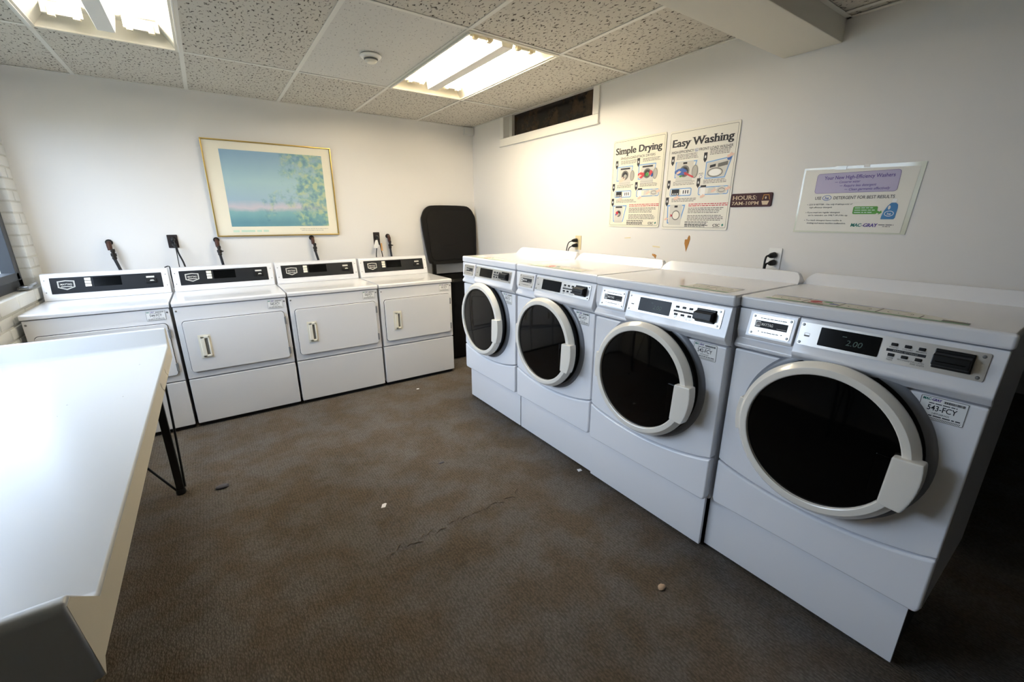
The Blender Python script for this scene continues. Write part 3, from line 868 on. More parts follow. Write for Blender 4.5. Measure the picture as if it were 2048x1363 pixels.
    b.build('lid_upstand', 'enamel', lid, smooth=50)
    return t

def lid_sticker(root, segs, seed, torn=False):
    """picture strip stuck on the lid: green front band, blue back line, small drawings"""
    T = Matrix.Translation((0, 0, 1.1664)) @ Matrix.Rotation(R(-90), 4, 'X')    # x-z sheet laid flat, sheet z = depth
    rng = random.Random(seed)
    x0, x1, d0, d1 = segs
    s = MB().flat([(x0, d0), (x1, d0), (x1 - 0.01, d0 + (d1 - d0) * 0.45), (x1 - 0.14, d1), (x0 - 0.02, d1)] if torn else [(x0, d0), (x1, d0), (x1, d1), (x0, d1)], -0.0002, T=T).build('instruction_strip', 'sticker_paper', root, smooth=0)
    MB().rect(x0 - 0.012, x1, d0, d0 + 0.010, -0.0005, T=T).build('green_band', 'sticker_green', s, smooth=0)
    MB().rect(x0 - 0.015, x1 - (0.14 if torn else 0.0), d1 - 0.006, d1, -0.0005, T=T).build('blue_line', 'sticker_blue', s, smooth=0)
    b = MB(); rd = MB(); bl = MB(); gn = MB()
    n = max(2, round((x1 - x0) / 0.105))
    for k in range(n):
        a, c = x0 + (x1 - x0) * k / n, x0 + (x1 - x0) * (k + 1) / n
        if k: b.rect(a - 0.002, a + 0.002, d0 + 0.010, d1 - 0.006 - (0.03 if torn and k == n - 1 else 0), -0.0005, T=T)
        m_ = (a + c) / 2; w = (c - a)
        if torn and k == n - 1:
            b.flat([(c - w * 0.55, d0 + 0.010), (c, d0 + 0.010), (c, d0 + 0.035), (c - w * 0.55, d0 + 0.035)], -0.0005, T=T)
            continue
        b.outline(circ(m_, (d0 + d1) / 2, w * 0.30, (d1 - d0) * 0.28, 20), 0.0016, -0.0005, T=T)
        b.outline(circ(m_ + w * 0.1, (d0 + d1) / 2, w * 0.16, (d1 - d0) * 0.16, 16), 0.0012, -0.0005, T=T)
        if k == 1 and n > 2:
            rd.flat(circ(m_ - w * 0.22, d0 + (d1 - d0) * 0.55, w * 0.17, (d1 - d0) * 0.22, 14), -0.0007, T=T); rd.rect(m_ - w * 0.35, m_ + w * 0.1, d0 + 0.014, d0 + 0.024, -0.0007, T=T)
            gn.flat(circ(m_ + w * 0.08, d0 + (d1 - d0) * 0.72, w * 0.13, (d1 - d0) * 0.12, 10), -0.0007, T=T)
            bl.flat(circ(m_ + w * 0.33, d0 + (d1 - d0) * 0.45, w * 0.14, (d1 - d0) * 0.10, 10), -0.0007, T=T)
    b.build('drawings', 'sticker_grey', s, smooth=0)
    if rd.bm.verts:
        rd.build('red_shirt', 'ink_red', s, smooth=0); gn.build('green_cloth', 'sticker_green', s, smooth=0); bl.build('blue_cloth', 'sticker_blue', s, smooth=0)

WASH = [(-0.922, -1.757, -1.755, '540-FCY', 'front-loading washer farthest from the camera, nearest the dryers and the trash bin'),
        (-0.922, -2.468, -2.458, '541-FCY', 'front-loading washer second from the dryers, below the tears in the wall paint'),
        (-0.936, -3.179, -3.160, '542-FCY', 'front-loading washer second from the camera, with only half its lid strip left'),
        (-0.905, -3.875, -3.846, '543-FCY', 'largest front-loading washer in view, nearest the camera, display reading 2.00')]
washer0 = make_washer()
roots = []
for i, w in enumerate(WASH):
    roots.append(washer0 if i == 0 else copy_tree(washer0))
for i, (xf, yc, yp, num, lab) in enumerate(WASH):
    r = roots[i]
    r.location = (xf, yc, 0); r.rotation_euler = (0, 0, R(-90))
    tag(r, lab, 'washer', 'row of front-loading washers along the right wall')
    if i == 3: r.scale.x = 0.972                # this one is a little narrower
    for ch in r.children:
        if ch.name.startswith(('pedestal', 'levelling')):
            ch.location.x += yc - yp
            if ch.name.startswith('pedestal'): ch.scale.x = (0.348, 0.346, 0.344, 0.336)[i] / 0.336 / (0.972 if i == 3 else 1)
    sticker(r, num, 0.208, 0.308, 0.892, 0.961, -0.0012, i + 40)
lid_sticker(roots[0], (-0.22, 0.20, 0.02, 0.11), 1)
lid_sticker(roots[1], (-0.24, 0.20, 0.02, 0.13), 2)
lid_sticker(roots[2], (0.10, 0.30, 0.03, 0.16), 3)
lid_sticker(roots[3], (-0.262, 0.255, 0.018, 0.115), 4, torn=True)
for r in roots[2:]:
    plate = [c for c in r.children if c.name.startswith('control_plate')][0]
    disp = [c for c in plate.children if c.name.startswith('display')][0]
    b = add_text(MB(), '2.00', 0.028, -0.008, 0.017, -0.0049, width=0.042, align='c', slant=0.15, T=TC)
    b.rect(-0.006, 0.006, 0.016, 0.0185, -0.0049, T=TC)
    b.build('digits', 'digit_green', disp, smooth=0)

# ------------------------------------------------------------------ folding table
tb = tag(empty('folding_table', (-2.756, -2.565, 0)), 'long white laminate folding table with raised ends, in front of the window', 'table')
yf, yn = 0.916, -0.914         # inner foot of the far and near raised ends (local y)
prof = [(yf + 0.062, 0.742), (yf + 0.068, 0.898), (yf + 0.060, 0.906), (yf + 0.042, 0.904), (yf + 0.004, 0.832), (yf - 0.008, 0.822),
        (yn + 0.034, 0.822), (yn + 0.018, 0.828), (yn - 0.075, 0.912), (yn - 0.092, 0.912), (yn - 0.100, 0.902), (yn - 0.050, 0.718), (yn - 0.030, 0.740)]
top = MB().prism(prof, -0.70, 0.0, 'x', bev=0.006, seg=3).build('tabletop', 'laminate_white', tb)
pe = [(yf + 0.060, 0.744), (yf + 0.065, 0.895), (yf + 0.046, 0.897), (yf - 0.002, 0.8145), (yn + 0.030, 0.8145), (yn - 0.074, 0.905), (yn - 0.092, 0.904), (yn - 0.049, 0.722), (yn - 0.030, 0.742)]
ap = MB().prism(pe, -0.003, 0.0004, 'x').build('warm_lit_edge', 'laminate_warm_lit', top)  # thin skin whose cream colour holds the warm light on the apron
b = MB()
for y in (0.62, 0.40):
    b.tube([(0.0010, y + 0.02, 0.742), (0.0005, y + 0.008, 0.757), (0.0005, y - 0.012, 0.768), (0.0005, y - 0.03, 0.772), (0.0005, y - 0.045, 0.800)], 0.0014, 6)
b.build('edge_seam', 'cream_plastic', top)
b = MB()
rng = random.Random(12)
for _ in range(16):
    x, y = rng.uniform(-0.6, -0.08), rng.uniform(-0.8, 0.7)
    a = rng.uniform(0, 3.14); l_ = rng.uniform(0.003, 0.010)
    b.prism([(x, y), (x + l_ * math.cos(a), y + l_ * math.sin(a)), (x + l_ * math.cos(a) - 0.002, y + l_ * math.sin(a) + 0.002)], 0.8221, 0.8225, 'z')
b.build('scuff_mark', 'ink_grey', top, smooth=0)
def table_leg(fx, fy, sx, sy):
    lg = MB().prism([(-0.017, -0.012), (0.017, -0.012), (0.017, 0.012), (-0.017, 0.012)], 0.012, 0.742, 'z', bev=0.003)
    bmesh.ops.translate(lg.bm, vec=(fx, fy, 0), verts=lg.bm.verts[:])
    l_ = lg.build('leg', 'leg_black', tb)
    MB().tube([(fx + 0.020 * sx, fy + 0.012 * sy, 0.03), (fx + 0.032 * sx, fy + 0.045 * sy, 0.40), (fx + 0.040 * sx, fy + 0.07 * sy, 0.742)], 0.0055).build('brace_rod', 'leg_black', l_)
    MB().tube([(fx - 0.018 * sx, fy, 0.025), (fx - 0.40 * sx, fy, 0.742)], 0.0055).build('brace_rod', 'leg_black', l_)
    MB().lathe([(0, 0), (0.020, 0), (0.023, 0.008), (0.020, 0.030), (0, 0.030)], 14, 'z', (fx, fy, 0)).build('foot_cap', 'leg_black', l_)
table_leg(-0.090, 0.900, 1, 1); table_leg(-0.090, -0.880, 1, -1); table_leg(-0.62, 0.900, -0.3, 1); table_leg(-0.62, -0.880, -0.3, -1)

# ------------------------------------------------------------------ trash bin in the corner
bn = tag(empty('trash_bin', (-0.385, -0.40, 0)), 'black plastic wheeled trash bin in the corner, lid flipped open against the wall', 'trash bin')
b = MB()
def rr_ring(hx, y0, y1, r, z): return [b.bm.verts.new((p[0], p[1], z)) for p in rrect(-hx, hx, y0, y1, r, 5)]
rings = [rr_ring(0.20, -0.06, 0.20, 0.05, 0.02), rr_ring(0.215, -0.07, 0.22, 0.05, 0.05), rr_ring(0.26, -0.22, 0.27, 0.06, 0.78), rr_ring(0.262, -0.225, 0.272, 0.06, 0.86), rr_ring(0.245, -0.21, 0.257, 0.05, 0.86), rr_ring(0.23, -0.19, 0.24, 0.05, 0.60)]
for A, B_ in zip(rings, rings[1:]):
    n = len(A)
    for i in range(n): b.bm.faces.new((A[i], A[(i + 1) % n], B_[(i + 1) % n], B_[i]))
b.bm.faces.new(rings[0]); b.bm.faces.new(rings[-1])
bmesh.ops.recalc_face_normals(b.bm, faces=b.bm.faces[:])
b.build('bin_body', 'bin_black', bn)
b = MB()
rings = [rr_ring(0.272, -0.24, 0.285, 0.065, 0.835), rr_ring(0.280, -0.248, 0.293, 0.07, 0.850), rr_ring(0.272, -0.24, 0.285, 0.065, 0.872), rr_ring(0.240, -0.205, 0.252, 0.05, 0.872)]
for A, B_ in zip(rings, rings[1:]):
    n = len(A)
    for i in range(n): b.bm.faces.new((A[i], A[(i + 1) % n], B_[(i + 1) % n], B_[i]))
bmesh.ops.recalc_face_normals(b.bm, faces=b.bm.faces[:])
b.build('rim', 'bin_black', bn)
Tl = Matrix.Translation((0.043, 0.285, 0.97)) @ Matrix.Rotation(R(-8), 4, 'X')
def rounded(pts, n=4):
    out = []
    for i in range(len(pts)):
        p0, p1, p2, p3 = (Vector(pts[(i + k) % len(pts)]) for k in (-1, 0, 1, 2))
        for k in range(n):
            u = k / n
            out.append(tuple(0.5 * ((2 * p1) + (-p0 + p2) * u + (2 * p0 - 5 * p1 + 4 * p2 - p3) * u * u + (-p0 + 3 * p1 - 3 * p2 + p3) * u ** 3)))
    return out
ld = MB().prism(rounded([(-0.285, 0.06), (-0.25, 0.01), (-0.2, 0.0), (0.2, 0.0), (0.25, 0.01), (0.285, 0.06), (0.318, 0.42), (0.30, 0.52), (0.25, 0.585), (0.16, 0.605), (-0.16, 0.605), (-0.25, 0.585), (-0.30, 0.52), (-0.318, 0.42)]), -0.012, 0.02, 'y', bev=0.008, seg=3, T=Tl).build('lid', 'bin_black', bn)
MB().prism(rounded([(-0.235, 0.05), (0.0, 0.045), (0.235, 0.05), (0.255, 0.25), (0.268, 0.44), (0.245, 0.51), (0.19, 0.552), (0.0, 0.56), (-0.19, 0.552), (-0.245, 0.51), (-0.268, 0.44), (-0.255, 0.25)]), -0.019, -0.011, 'y', bev=0.004, T=Tl).build('lid_panel', 'bin_black', ld)
MB().box(-0.09, 0.09, -0.021, -0.018, 0.195, 0.200, bev=0.001, T=Tl).build('lid_rib', 'bin_black', ld)
for x in (-0.19, 0.26):
    MB().box(x - 0.02, x + 0.02, 0.262, 0.300, 0.86, 1.0, bev=0.006).build('hinge_arm', 'bin_black', bn)
for x in (-0.235, 0.235):
    MB().lathe([(0, -0.02), (0.10, -0.02), (0.105, -0.012), (0.105, 0.012), (0.10, 0.02), (0, 0.02)], 24, 'x', (x, 0.19, 0.105)).build('wheel', 'bin_black', bn)

# ------------------------------------------------------------------ framed picture on the back wall
pc = tag(empty('framed_picture', (-1.957, -0.002, 1.666)), 'gold-framed print in soft blues and greens above the dryers', 'picture')
hx, hz_ = 0.478, 0.372
for (x0, x1, z0, z1) in ((-hx, hx, hz_ - 0.009, hz_), (-hx, hx, -hz_, -hz_ + 0.009), (-hx, -hx + 0.009, -hz_ + 0.0092, hz_ - 0.0092), (hx - 0.009, hx, -hz_ + 0.0092, hz_ - 0.0092)):
    MB().box(x0, x1, -0.024, 0, z0, z1, bev=0.002).build('frame_bar', 'frame_gold', pc)
bd = MB().box(-hx + 0.0095, hx - 0.0095, -0.010, -0.002, -hz_ + 0.0095, hz_ - 0.0095).build('mat_board', 'mat_board', pc, smooth=0)
MB().box(-0.365, 0.397, -0.0112, -0.0102, -0.292, 0.302).build('print', 'picture_print', bd, smooth=0)
b = MB(); rng = random.Random(8)
greek(b, -0.36, -0.10, -0.337, 0.022, -0.0108, rng, ragged=False)
b.build('caption', 'ink_mint', bd, smooth=0)
b = MB(); greek(b, 0.15, 0.39, -0.318, 0.006, -0.0108, rng); greek(b, 0.16, 0.36, -0.332, 0.006, -0.0108, rng)
b.build('caption', 'ink_light', bd, smooth=0)

# ------------------------------------------------------------------ instruction posters on the right wall
def trap(cx, z0, z1, w0, w1):
    return [(cx - w0 / 2, z0), (cx + w0 / 2, z0), (cx + w1 / 2, z1), (cx - w1 / 2, z1)]

class Inks:
    """gathers flat print by colour so each colour becomes one printed part"""
    def __init__(self): self.d = {}
    def __getitem__(self, k): return self.d.setdefault(k, MB())
    def build(self, parent, names):
        for k, b in self.d.items():
            if b.bm.verts: b.build(names.get(k, 'print_' + k), 'ink_' + k if 'ink_' + k in M else k, parent, smooth=0)['kind'] = 'stuff'
            else: b.bm.free()

PN = {'black': 'black_print', 'grey': 'grey_print', 'light': 'pale_print', 'blue': 'blue_outline', 'deep_blue': 'blue_print', 'red': 'red_print', 'green': 'green_print', 'skin': 'hand_drawing',
      'silver': 'machine_drawing', 'purple': 'purple_print', 'teal': 'teal_print', 'white': 'white_print', 'mint': 'pale_print'}

def marker(I, x, z, y):                      # black step arrow with a white numeral patch
    I['black'].flat([(x - 0.011, z + 0.030), (x + 0.011, z + 0.030), (x + 0.011, z - 0.010), (x, z - 0.026), (x - 0.011, z - 0.010)], y)
    I['white'].flat(circ(x, z + 0.006, 0.0045, 0.008, 10), y - 0.0003)

def machine(I, cx, z0, w, h, y, kind, door=None):
    I['silver'].flat([(cx - w / 2, z0), (cx + w / 2, z0), (cx + w / 2, z0 + h), (cx - w / 2, z0 + h)], y)
    I['black'].rect(cx - w * (0.12 if kind == 'w' else 0.4), cx + w * (0.12 if kind == 'w' else 0.4), z0 + h * 0.88, z0 + h * 0.97, y - 0.0003)
    r = w * 0.30
    I['grey'].flat(circ(cx, z0 + h * 0.55, r, r, 24), y - 0.0003)
    I['black'].flat(circ(cx, z0 + h * 0.55, r * 0.72, r * 0.72, 20), y - 0.0005)
    I['light'].flat(circ(cx + r * 0.1, z0 + h * 0.55 - r * 0.2, r * 0.45, r * 0.4, 16), y - 0.0007)
    I['grey'].rect(cx - w / 2, cx + w / 2, z0 + h * 0.10, z0 + h * 0.11, y - 0.0003)
    if door:
        I['light'].flat(circ(cx + w * 0.62, z0 + h * 0.50, w * 0.17, h * 0.30, 20), y - 0.0006)
        I['grey'].outline(circ(cx + w * 0.62, z0 + h * 0.50, w * 0.17, h * 0.30, 20), 0.003, y - 0.0008)

def closed_machine(I, cx, z0, w, h, y):
    I['silver'].rect(cx - w / 2, cx + w / 2, z0, z0 + h, y)
    I['black'].rect(cx - w * 0.12, cx + w * 0.14, z0 + h * 0.86, z0 + h * 0.96, y - 0.0003)
    I['grey'].flat(circ(cx + w * 0.05, z0 + h * 0.48, w * 0.33, h * 0.24, 24), y - 0.0003)
    I['poster_white'].flat(circ(cx + w * 0.05, z0 + h * 0.48, w * 0.27, h * 0.195, 24), y - 0.0005)

def hand(I, x, z, s, y):
    I['skin'].flat([(x - s, z - s * 0.6), (x - s * 0.2, z - s * 0.5), (x + s * 0.5, z - s * 0.1), (x + s * 0.9, z + s * 0.25), (x + s * 0.4, z + s * 0.35), (x, z + s * 0.2), (x + s * 0.2, z + s * 0.6), (x - s * 0.1, z + s * 0.65), (x - s * 0.35, z + s * 0.25), (x - s, z + s * 0.05)], y)

def poster(name, y0, y1, z0, z1, paper, title, sub, label, kind):
    w, h = y0 - y1, z1 - z0
    p = tag(empty(name, (-0.0005, (y0 + y1) / 2, z0), R(-90)), label, 'poster', 'instruction posters above the washers')
    sheet = MB().prism(rrect(-w / 2, w / 2, 0, h, 0.012), -0.004, 0, 'y', bev=0.0008, seg=1).build('sheet', paper, p)
    y = -0.0045
    I = Inks()
    I['black'].outline(rrect(-w / 2 + 0.010, w / 2 - 0.010, 0.012, h - 0.012, 0.008), 0.0016, y)
    add_text(I['black'], title, 0, h - 0.094, 0.043, y, width=w * 0.88, align='c', bold=0.034, serif=True)
    rng = random.Random(hash(kind) % 97 if False else len(title))
    def block(x0, x1, zt, nl, lh, ink='grey'):
        for k in range(nl): greek(I[ink], x0, x1, zt - k * lh, lh * 0.62, y, rng)
    X = lambda f: -w / 2 + f * w
    Z = lambda f: f * h
    if kind == 'dry':
        add_text(I['black'], sub, 0, h - 0.130, 0.015, y, width=w * 0.66, align='c', bold=0.006)
        for mx, cx in ((0.10, 0.28), (0.53, 0.71)):
            marker(I, X(mx), Z(0.72), y)
            block(X(mx + 0.08), X(mx + 0.42), Z(0.755), 3, 0.008)
            I['blue'].outline([(X(cx - 0.17), Z(0.535)), (X(cx + 0.12), Z(0.535)), (X(cx + 0.15), Z(0.70)), (X(cx - 0.17), Z(0.70))], 0.006, y)
            machine(I, X(cx), Z(0.49), 0.105, 0.115, y - 0.0004, 'd', door=True)
        hand(I, X(0.24), Z(0.55), 0.030, y - 0.0020)
        I['red'].flat([(X(0.54), Z(0.565)), (X(0.61), Z(0.545)), (X(0.66), Z(0.575)), (X(0.66), Z(0.605)), (X(0.59), Z(0.615)), (X(0.54), Z(0.60))], y - 0.0021)
        I['red'].flat(circ(X(0.78), Z(0.60), 0.013, 0.016, 10), y - 0.0021)
        I['green'].flat(circ(X(0.71), Z(0.585), 0.013, 0.013, 10), y - 0.0021); I['deep_blue'].flat(circ(X(0.80), Z(0.575), 0.010, 0.012, 10), y - 0.0021)
        hand(I, X(0.58), Z(0.575), 0.018, y - 0.0024)
    else:
        add_text(I['black'], 'HIGH-EFFICIENCY', X(0.06), h - 0.132, 0.015, y, width=w * 0.34, bold=0.006)
        add_text(I['black'], 'FRONT LOAD WASHER', X(0.48), h - 0.132, 0.015, y, width=w * 0.46, bold=0.006)
        I['deep_blue'].outline(circ(X(0.44), h - 0.125, 0.013, 0.009, 18), 0.0015, y); add_text(I['deep_blue'], 'he', X(0.44), h - 0.130, 0.010, y, align='c', bold=0.01)
        marker(I, X(0.09), Z(0.70), y); block(X(0.15), X(0.48), Z(0.755), 4, 0.008)
        I['blue'].outline([(X(0.14), Z(0.53)), (X(0.41), Z(0.53)), (X(0.47), Z(0.69)), (X(0.14), Z(0.69))], 0.006, y)
        machine(I, X(0.29), Z(0.475), 0.115, 0.125, y - 0.0004, 'w', door=True)
        I['deep_blue'].flat([(X(0.14), Z(0.58)), (X(0.20), Z(0.555)), (X(0.30), Z(0.56)), (X(0.33), Z(0.60)), (X(0.27), Z(0.625)), (X(0.19), Z(0.62)), (X(0.14), Z(0.60))], y - 0.0021)
        I['green'].flat(circ(X(0.24), Z(0.545), 0.010, 0.006, 10), y - 0.0021)
        hand(I, X(0.21), Z(0.585), 0.018, y - 0.0024)
        I['red'].flat([(X(0.30), Z(0.565)), (X(0.31), Z(0.58)), (X(0.44), Z(0.535)), (X(0.43), Z(0.52))], y - 0.0024)
        I['red'].flat([(X(0.28), Z(0.58)), (X(0.33), Z(0.585)), (X(0.31), Z(0.55))], y - 0.0024)
        add_text(I['black'], 'POD', X(0.545), Z(0.545), 0.010, y, align='c'); I['deep_blue'].outline(circ(X(0.545), Z(0.525), 0.010, 0.009, 16), 0.0018, y)
        marker(I, X(0.58), Z(0.70), y); block(X(0.64), X(0.94), Z(0.765), 4, 0.008)
        I['blue'].outline([(X(0.60), Z(0.50)), (X(0.88), Z(0.50)), (X(0.95), Z(0.69)), (X(0.60), Z(0.66))], 0.006, y)
        I['silver'].flat([(X(0.62), Z(0.515)), (X(0.87), Z(0.515)), (X(0.93), Z(0.67)), (X(0.62), Z(0.65))], y - 0.0003)
        I['grey'].outline(circ(X(0.74), Z(0.555), 0.048, 0.026, 26), 0.005, y - 0.0006); I['white'].flat(circ(X(0.74), Z(0.555), 0.036, 0.018, 22), y - 0.0006)
        I['black'].flat([(X(0.66), Z(0.60)), (X(0.74), Z(0.61)), (X(0.74), Z(0.635)), (X(0.66), Z(0.625))], y - 0.0006)
        I['grey'].flat([(X(0.77), Z(0.60)), (X(0.90), Z(0.615)), (X(0.90), Z(0.65)), (X(0.77), Z(0.635))], y - 0.0006)
        I['deep_blue'].flat(circ(X(0.91), Z(0.675), 0.012, 0.012, 10), y - 0.0021); hand(I, X(0.93), Z(0.70), 0.022, y - 0.0024)
    # second row
    for mx, x0, x1 in ((0.06, 0.09, 0.43), (0.52, 0.53, 0.95)):
        marker(I, X(mx), Z(0.46), y); block(X(mx + 0.07), X(mx + 0.40), Z(0.485), 3, 0.008)
        I['blue'].outline(rrect(X(x0), X(x1), Z(0.345), Z(0.425), 0.010), 0.005, y)
    I['black'].rect(X(0.12), X(0.24), Z(0.355), Z(0.415), y - 0.0006)
    for k in range(3): I['white'].rect(X(0.135 + k * 0.035), X(0.155 + k * 0.035), Z(0.362), Z(0.374), y - 0.0009)
    I['white'].rect(X(0.27), X(0.41), Z(0.355), Z(0.415), y - 0.0006)
    for k in range(3): I['black'].rect(X(0.30 + k * 0.035), X(0.315 + k * 0.035), Z(0.368), Z(0.402), y - 0.0009)
    hand(I, X(0.22), Z(0.33), 0.024, y - 0.0014)
    I['white'].rect(X(0.565), X(0.635), Z(0.345), Z(0.42), y - 0.0006); I['black'].rect(X(0.56), X(0.64), Z(0.42), Z(0.44), y - 0.0006)
    I['silver'].flat([(X(0.67), Z(0.355)), (X(0.76), Z(0.37)), (X(0.78), Z(0.42)), (X(0.68), Z(0.41))], y - 0.0006)
    I['silver'].flat(circ(X(0.86), Z(0.385), 0.032, 0.022, 18), y - 0.0006); I['grey'].outline(circ(X(0.86), Z(0.385), 0.022, 0.012, 16), 0.003, y - 0.0008)
    hand(I, X(0.61), Z(0.335), 0.018, y - 0.0014); hand(I, X(0.76), Z(0.385), 0.018, y - 0.0014); hand(I, X(0.95), Z(0.40), 0.020, y - 0.0014)
    # bottom row
    marker(I, X(0.06), Z(0.285), y); block(X(0.13), X(0.55), Z(0.315), 3, 0.008)
    I['blue'].outline([(X(0.09), Z(0.06)), (X(0.30), Z(0.06)), (X(0.36), Z(0.255)), (X(0.07), Z(0.255))], 0.007, y)
    if kind == 'dry':
        machine(I, X(0.20), Z(0.045), 0.075, 0.120, y - 0.0004, 'd')
        I['red'].flat(circ(X(0.17), Z(0.165), 0.012, 0.012, 10), y - 0.0021); I['deep_blue'].flat(circ(X(0.155), Z(0.145), 0.009, 0.008, 10), y - 0.0021)
        hand(I, X(0.18), Z(0.135), 0.014, y - 0.0024)
    else:
        closed_machine(I, X(0.215), Z(0.045), 0.088, 0.125, y - 0.0004)
        for s in (-1, 1): I['red'].flat([(X(0.13), Z(0.145 + s * 0.012)), (X(0.145), Z(0.145 + s * 0.012)), (X(0.175), Z(0.145 - s * 0.012)), (X(0.16), Z(0.145 - s * 0.012))], y - 0.0021)
        hand(I, X(0.08), Z(0.11), 0.016, y - 0.0021)
    for k in range(2): greek(I['red'], X(0.41), X(0.97), Z(0.255) - k * 0.010, 0.0065, y, rng, ragged=False)
    block(X(0.41), X(0.93), Z(0.215), 4, 0.009); block(X(0.41), X(0.93), Z(0.140), 4, 0.009)
    block(X(0.38), X(0.74), Z(0.075), 3, 0.008, 'black'); block(X(0.38), X(0.74), Z(0.042), 2, 0.008, 'black')
    add_text(I['black'], 'CSC', X(0.80), Z(0.035), 0.015, y, width=0.045, bold=0.03)
    I['teal'].flat([(X(0.93), Z(0.035)), (X(0.95), Z(0.05)), (X(0.94), Z(0.064)), (X(0.92), Z(0.055))], y)
    greek(I['light'], X(0.80), X(0.90), Z(0.024), 0.004, y, rng)
    I.build(sheet, PN)
    return p
poster('instruction_poster', -2.021, -2.465, 1.3805, 1.966, 'poster_cream', 'Simple Drying', 'SINGLE-LOAD/STACK DRYERS', 'cream poster headed Simple Drying, nearer the corner', 'dry')
poster('instruction_poster', -2.488, -2.938, 1.372, 1.9585, 'poster_white', 'Easy Washing', '', 'white poster headed Easy Washing, nearer the hours sign', 'wash')

# hours sign
hs = tag(empty('hours_sign', (-0.0005, -3.052, 1.5), R(-90)), 'small dark maroon plaque lettered HOURS: 7AM-10PM', 'sign')
MB().prism(rrect(-0.112, 0.112, 0, 0.072, 0.007), -0.005, 0, 'y', bev=0.001, seg=1).build('plaque', 'sign_maroon', hs)
b = MB()
add_text(b, 'HOURS:', -0.103, 0.039, 0.021, -0.0054, width=0.135, bold=0.012, serif=True)
add_text(b, '7AM-10PM', -0.103, 0.0115, 0.0175, -0.0054, width=0.150, bold=0.012, serif=True)
b.flat([(0.066, 0.010), (0.092, 0.010), (0.099, 0.030), (0.059, 0.030)], -0.0054); b.flat(circ(0.079, 0.046, 0.0045, 0.0065, 12), -0.0054)
b.build('lettering', 'sign_tan', hs, smooth=0)
MB().flat([(0.060, 0.036), (0.066, 0.036), (0.070, 0.058), (0.092, 0.058), (0.098, 0.036), (0.102, 0.036), (0.095, 0.063), (0.066, 0.063)], -0.0052).build('basket_handle', 'torn_brown', hs, smooth=0)

# laminated notice
ns = tag(empty('laminated_notice', (-0.0006, -3.515, 1.376), R(-90)), 'laminated paper notice about washer detergent taped to the right wall', 'notice')
Tn = Matrix.Rotation(R(0.4), 4, 'Y')
MB().prism([(-0.222, -0.006), (0.224, -0.004), (0.236, 0.292), (-0.222, 0.298)], -0.0016, 0, 'y', T=Tn).build('laminate', 'laminate_clear', ns, smooth=0)
pg = MB().prism([(-0.214, 0.002), (0.206, 0.002), (0.220, 0.276), (-0.214, 0.290)], -0.0026, -0.0017, 'y', T=Tn).build('sheet', 'poster_white', ns, smooth=0)
y = -0.0031
I = Inks()
MB().prism(rrect(-0.158, 0.160, 0.178, 0.268, 0.012), -0.0030, -0.0025, 'y', T=Tn).build('heading_box', 'lavender', pg, smooth=0)
I['purple'].outline(rrect(-0.158, 0.160, 0.178, 0.268, 0.012), 0.0012, y - 0.0002, T=Tn)
add_text(I['purple'], 'Your New High-Efficiency Washers', 0.008, 0.240, 0.0155, y - 0.0002, width=0.268, align='c', bold=0.010, T=Tn)
for k, s in enumerate(('Conserve water', 'Require less detergent', 'Clean garments effectively')):
    x0 = -0.075 + k * 0.022
    add_text(I['purple'], s, x0 + 0.012, 0.222 - k * 0.017, 0.0105, y - 0.0002, width=(0.082, 0.122, 0.152)[k], bold=0.008, slant=0.2, T=Tn, res=2)
    I['purple'].rect(x0 - 0.004, x0 + 0.007, 0.226 - k * 0.017, 0.2275 - k * 0.017, y - 0.0002, T=Tn)
add_text(I['black'], 'USE', -0.150, 0.150, 0.0135, y, width=0.026, bold=0.006, T=Tn)
I['deep_blue'].outline(circ(-0.100, 0.157, 0.019, 0.0125, 24), 0.0022, y, T=Tn)
add_text(I['deep_blue'], 'he', -0.100, 0.1505, 0.0125, y, align='c', bold=0.015, slant=0.1, T=Tn)
add_text(I['black'], 'DETERGENT FOR BEST RESULTS', -0.072, 0.150, 0.0135, y, width=0.230, bold=0.006, T=Tn)
lines = [(-0.172, 0.124, 'LESS IS BETTER - Use only 4 tablespoons of', 0.180), (-0.167, 0.1105, 'high-efficiency detergent.', 0.098),
         (-0.172, 0.087, 'If you must use regular detergent', 0.138), (-0.167, 0.0735, 'use he reminders, use ONLY 1/4 of the cap.', 0.168),
         (-0.172, 0.050, 'Too much detergent leaves residue in', 0.152), (-0.167, 0.0365, 'clothing and causes machine malfunction.', 0.166)]
for x, z, s, w_ in lines:
    add_text(I['black'], s, x, z, 0.0068, y, width=w_, bold=0.010, slant=0.15, T=Tn, res=1)
for z in (0.1265, 0.0895, 0.0525): I['black'].flat(circ(-0.178, z, 0.0016, 0.0016, 8), y, T=Tn)
I['sign_green'].flat(rrect(0.016, 0.108, 0.082, 0.116, 0.006), y, T=Tn)
I['sign_green'].flat([(0.100, 0.090), (0.116, 0.084), (0.112, 0.078), (0.126, 0.088), (0.122, 0.098), (0.118, 0.093), (0.104, 0.098)], y - 0.0002, T=Tn)
for k in range(3): greek(I['mint'], 0.022, 0.100, 0.1075 - k * 0.010, 0.0055, y - 0.0004, random.Random(k), T=Tn)
I['bottle_blue'].flat([(0.126, 0.060), (0.172, 0.060), (0.176, 0.066), (0.178, 0.108), (0.176, 0.122), (0.168, 0.130), (0.152, 0.130), (0.142, 0.118), (0.132, 0.096), (0.127, 0.074)], y, T=Tn)
I['white'].flat([(0.152, 0.131), (0.168, 0.131), (0.169, 0.146), (0.154, 0.146)], y, T=Tn)
I['poster_white'].flat(circ(0.148, 0.110, 0.0045, 0.009, 14), y - 0.0003, T=Tn)
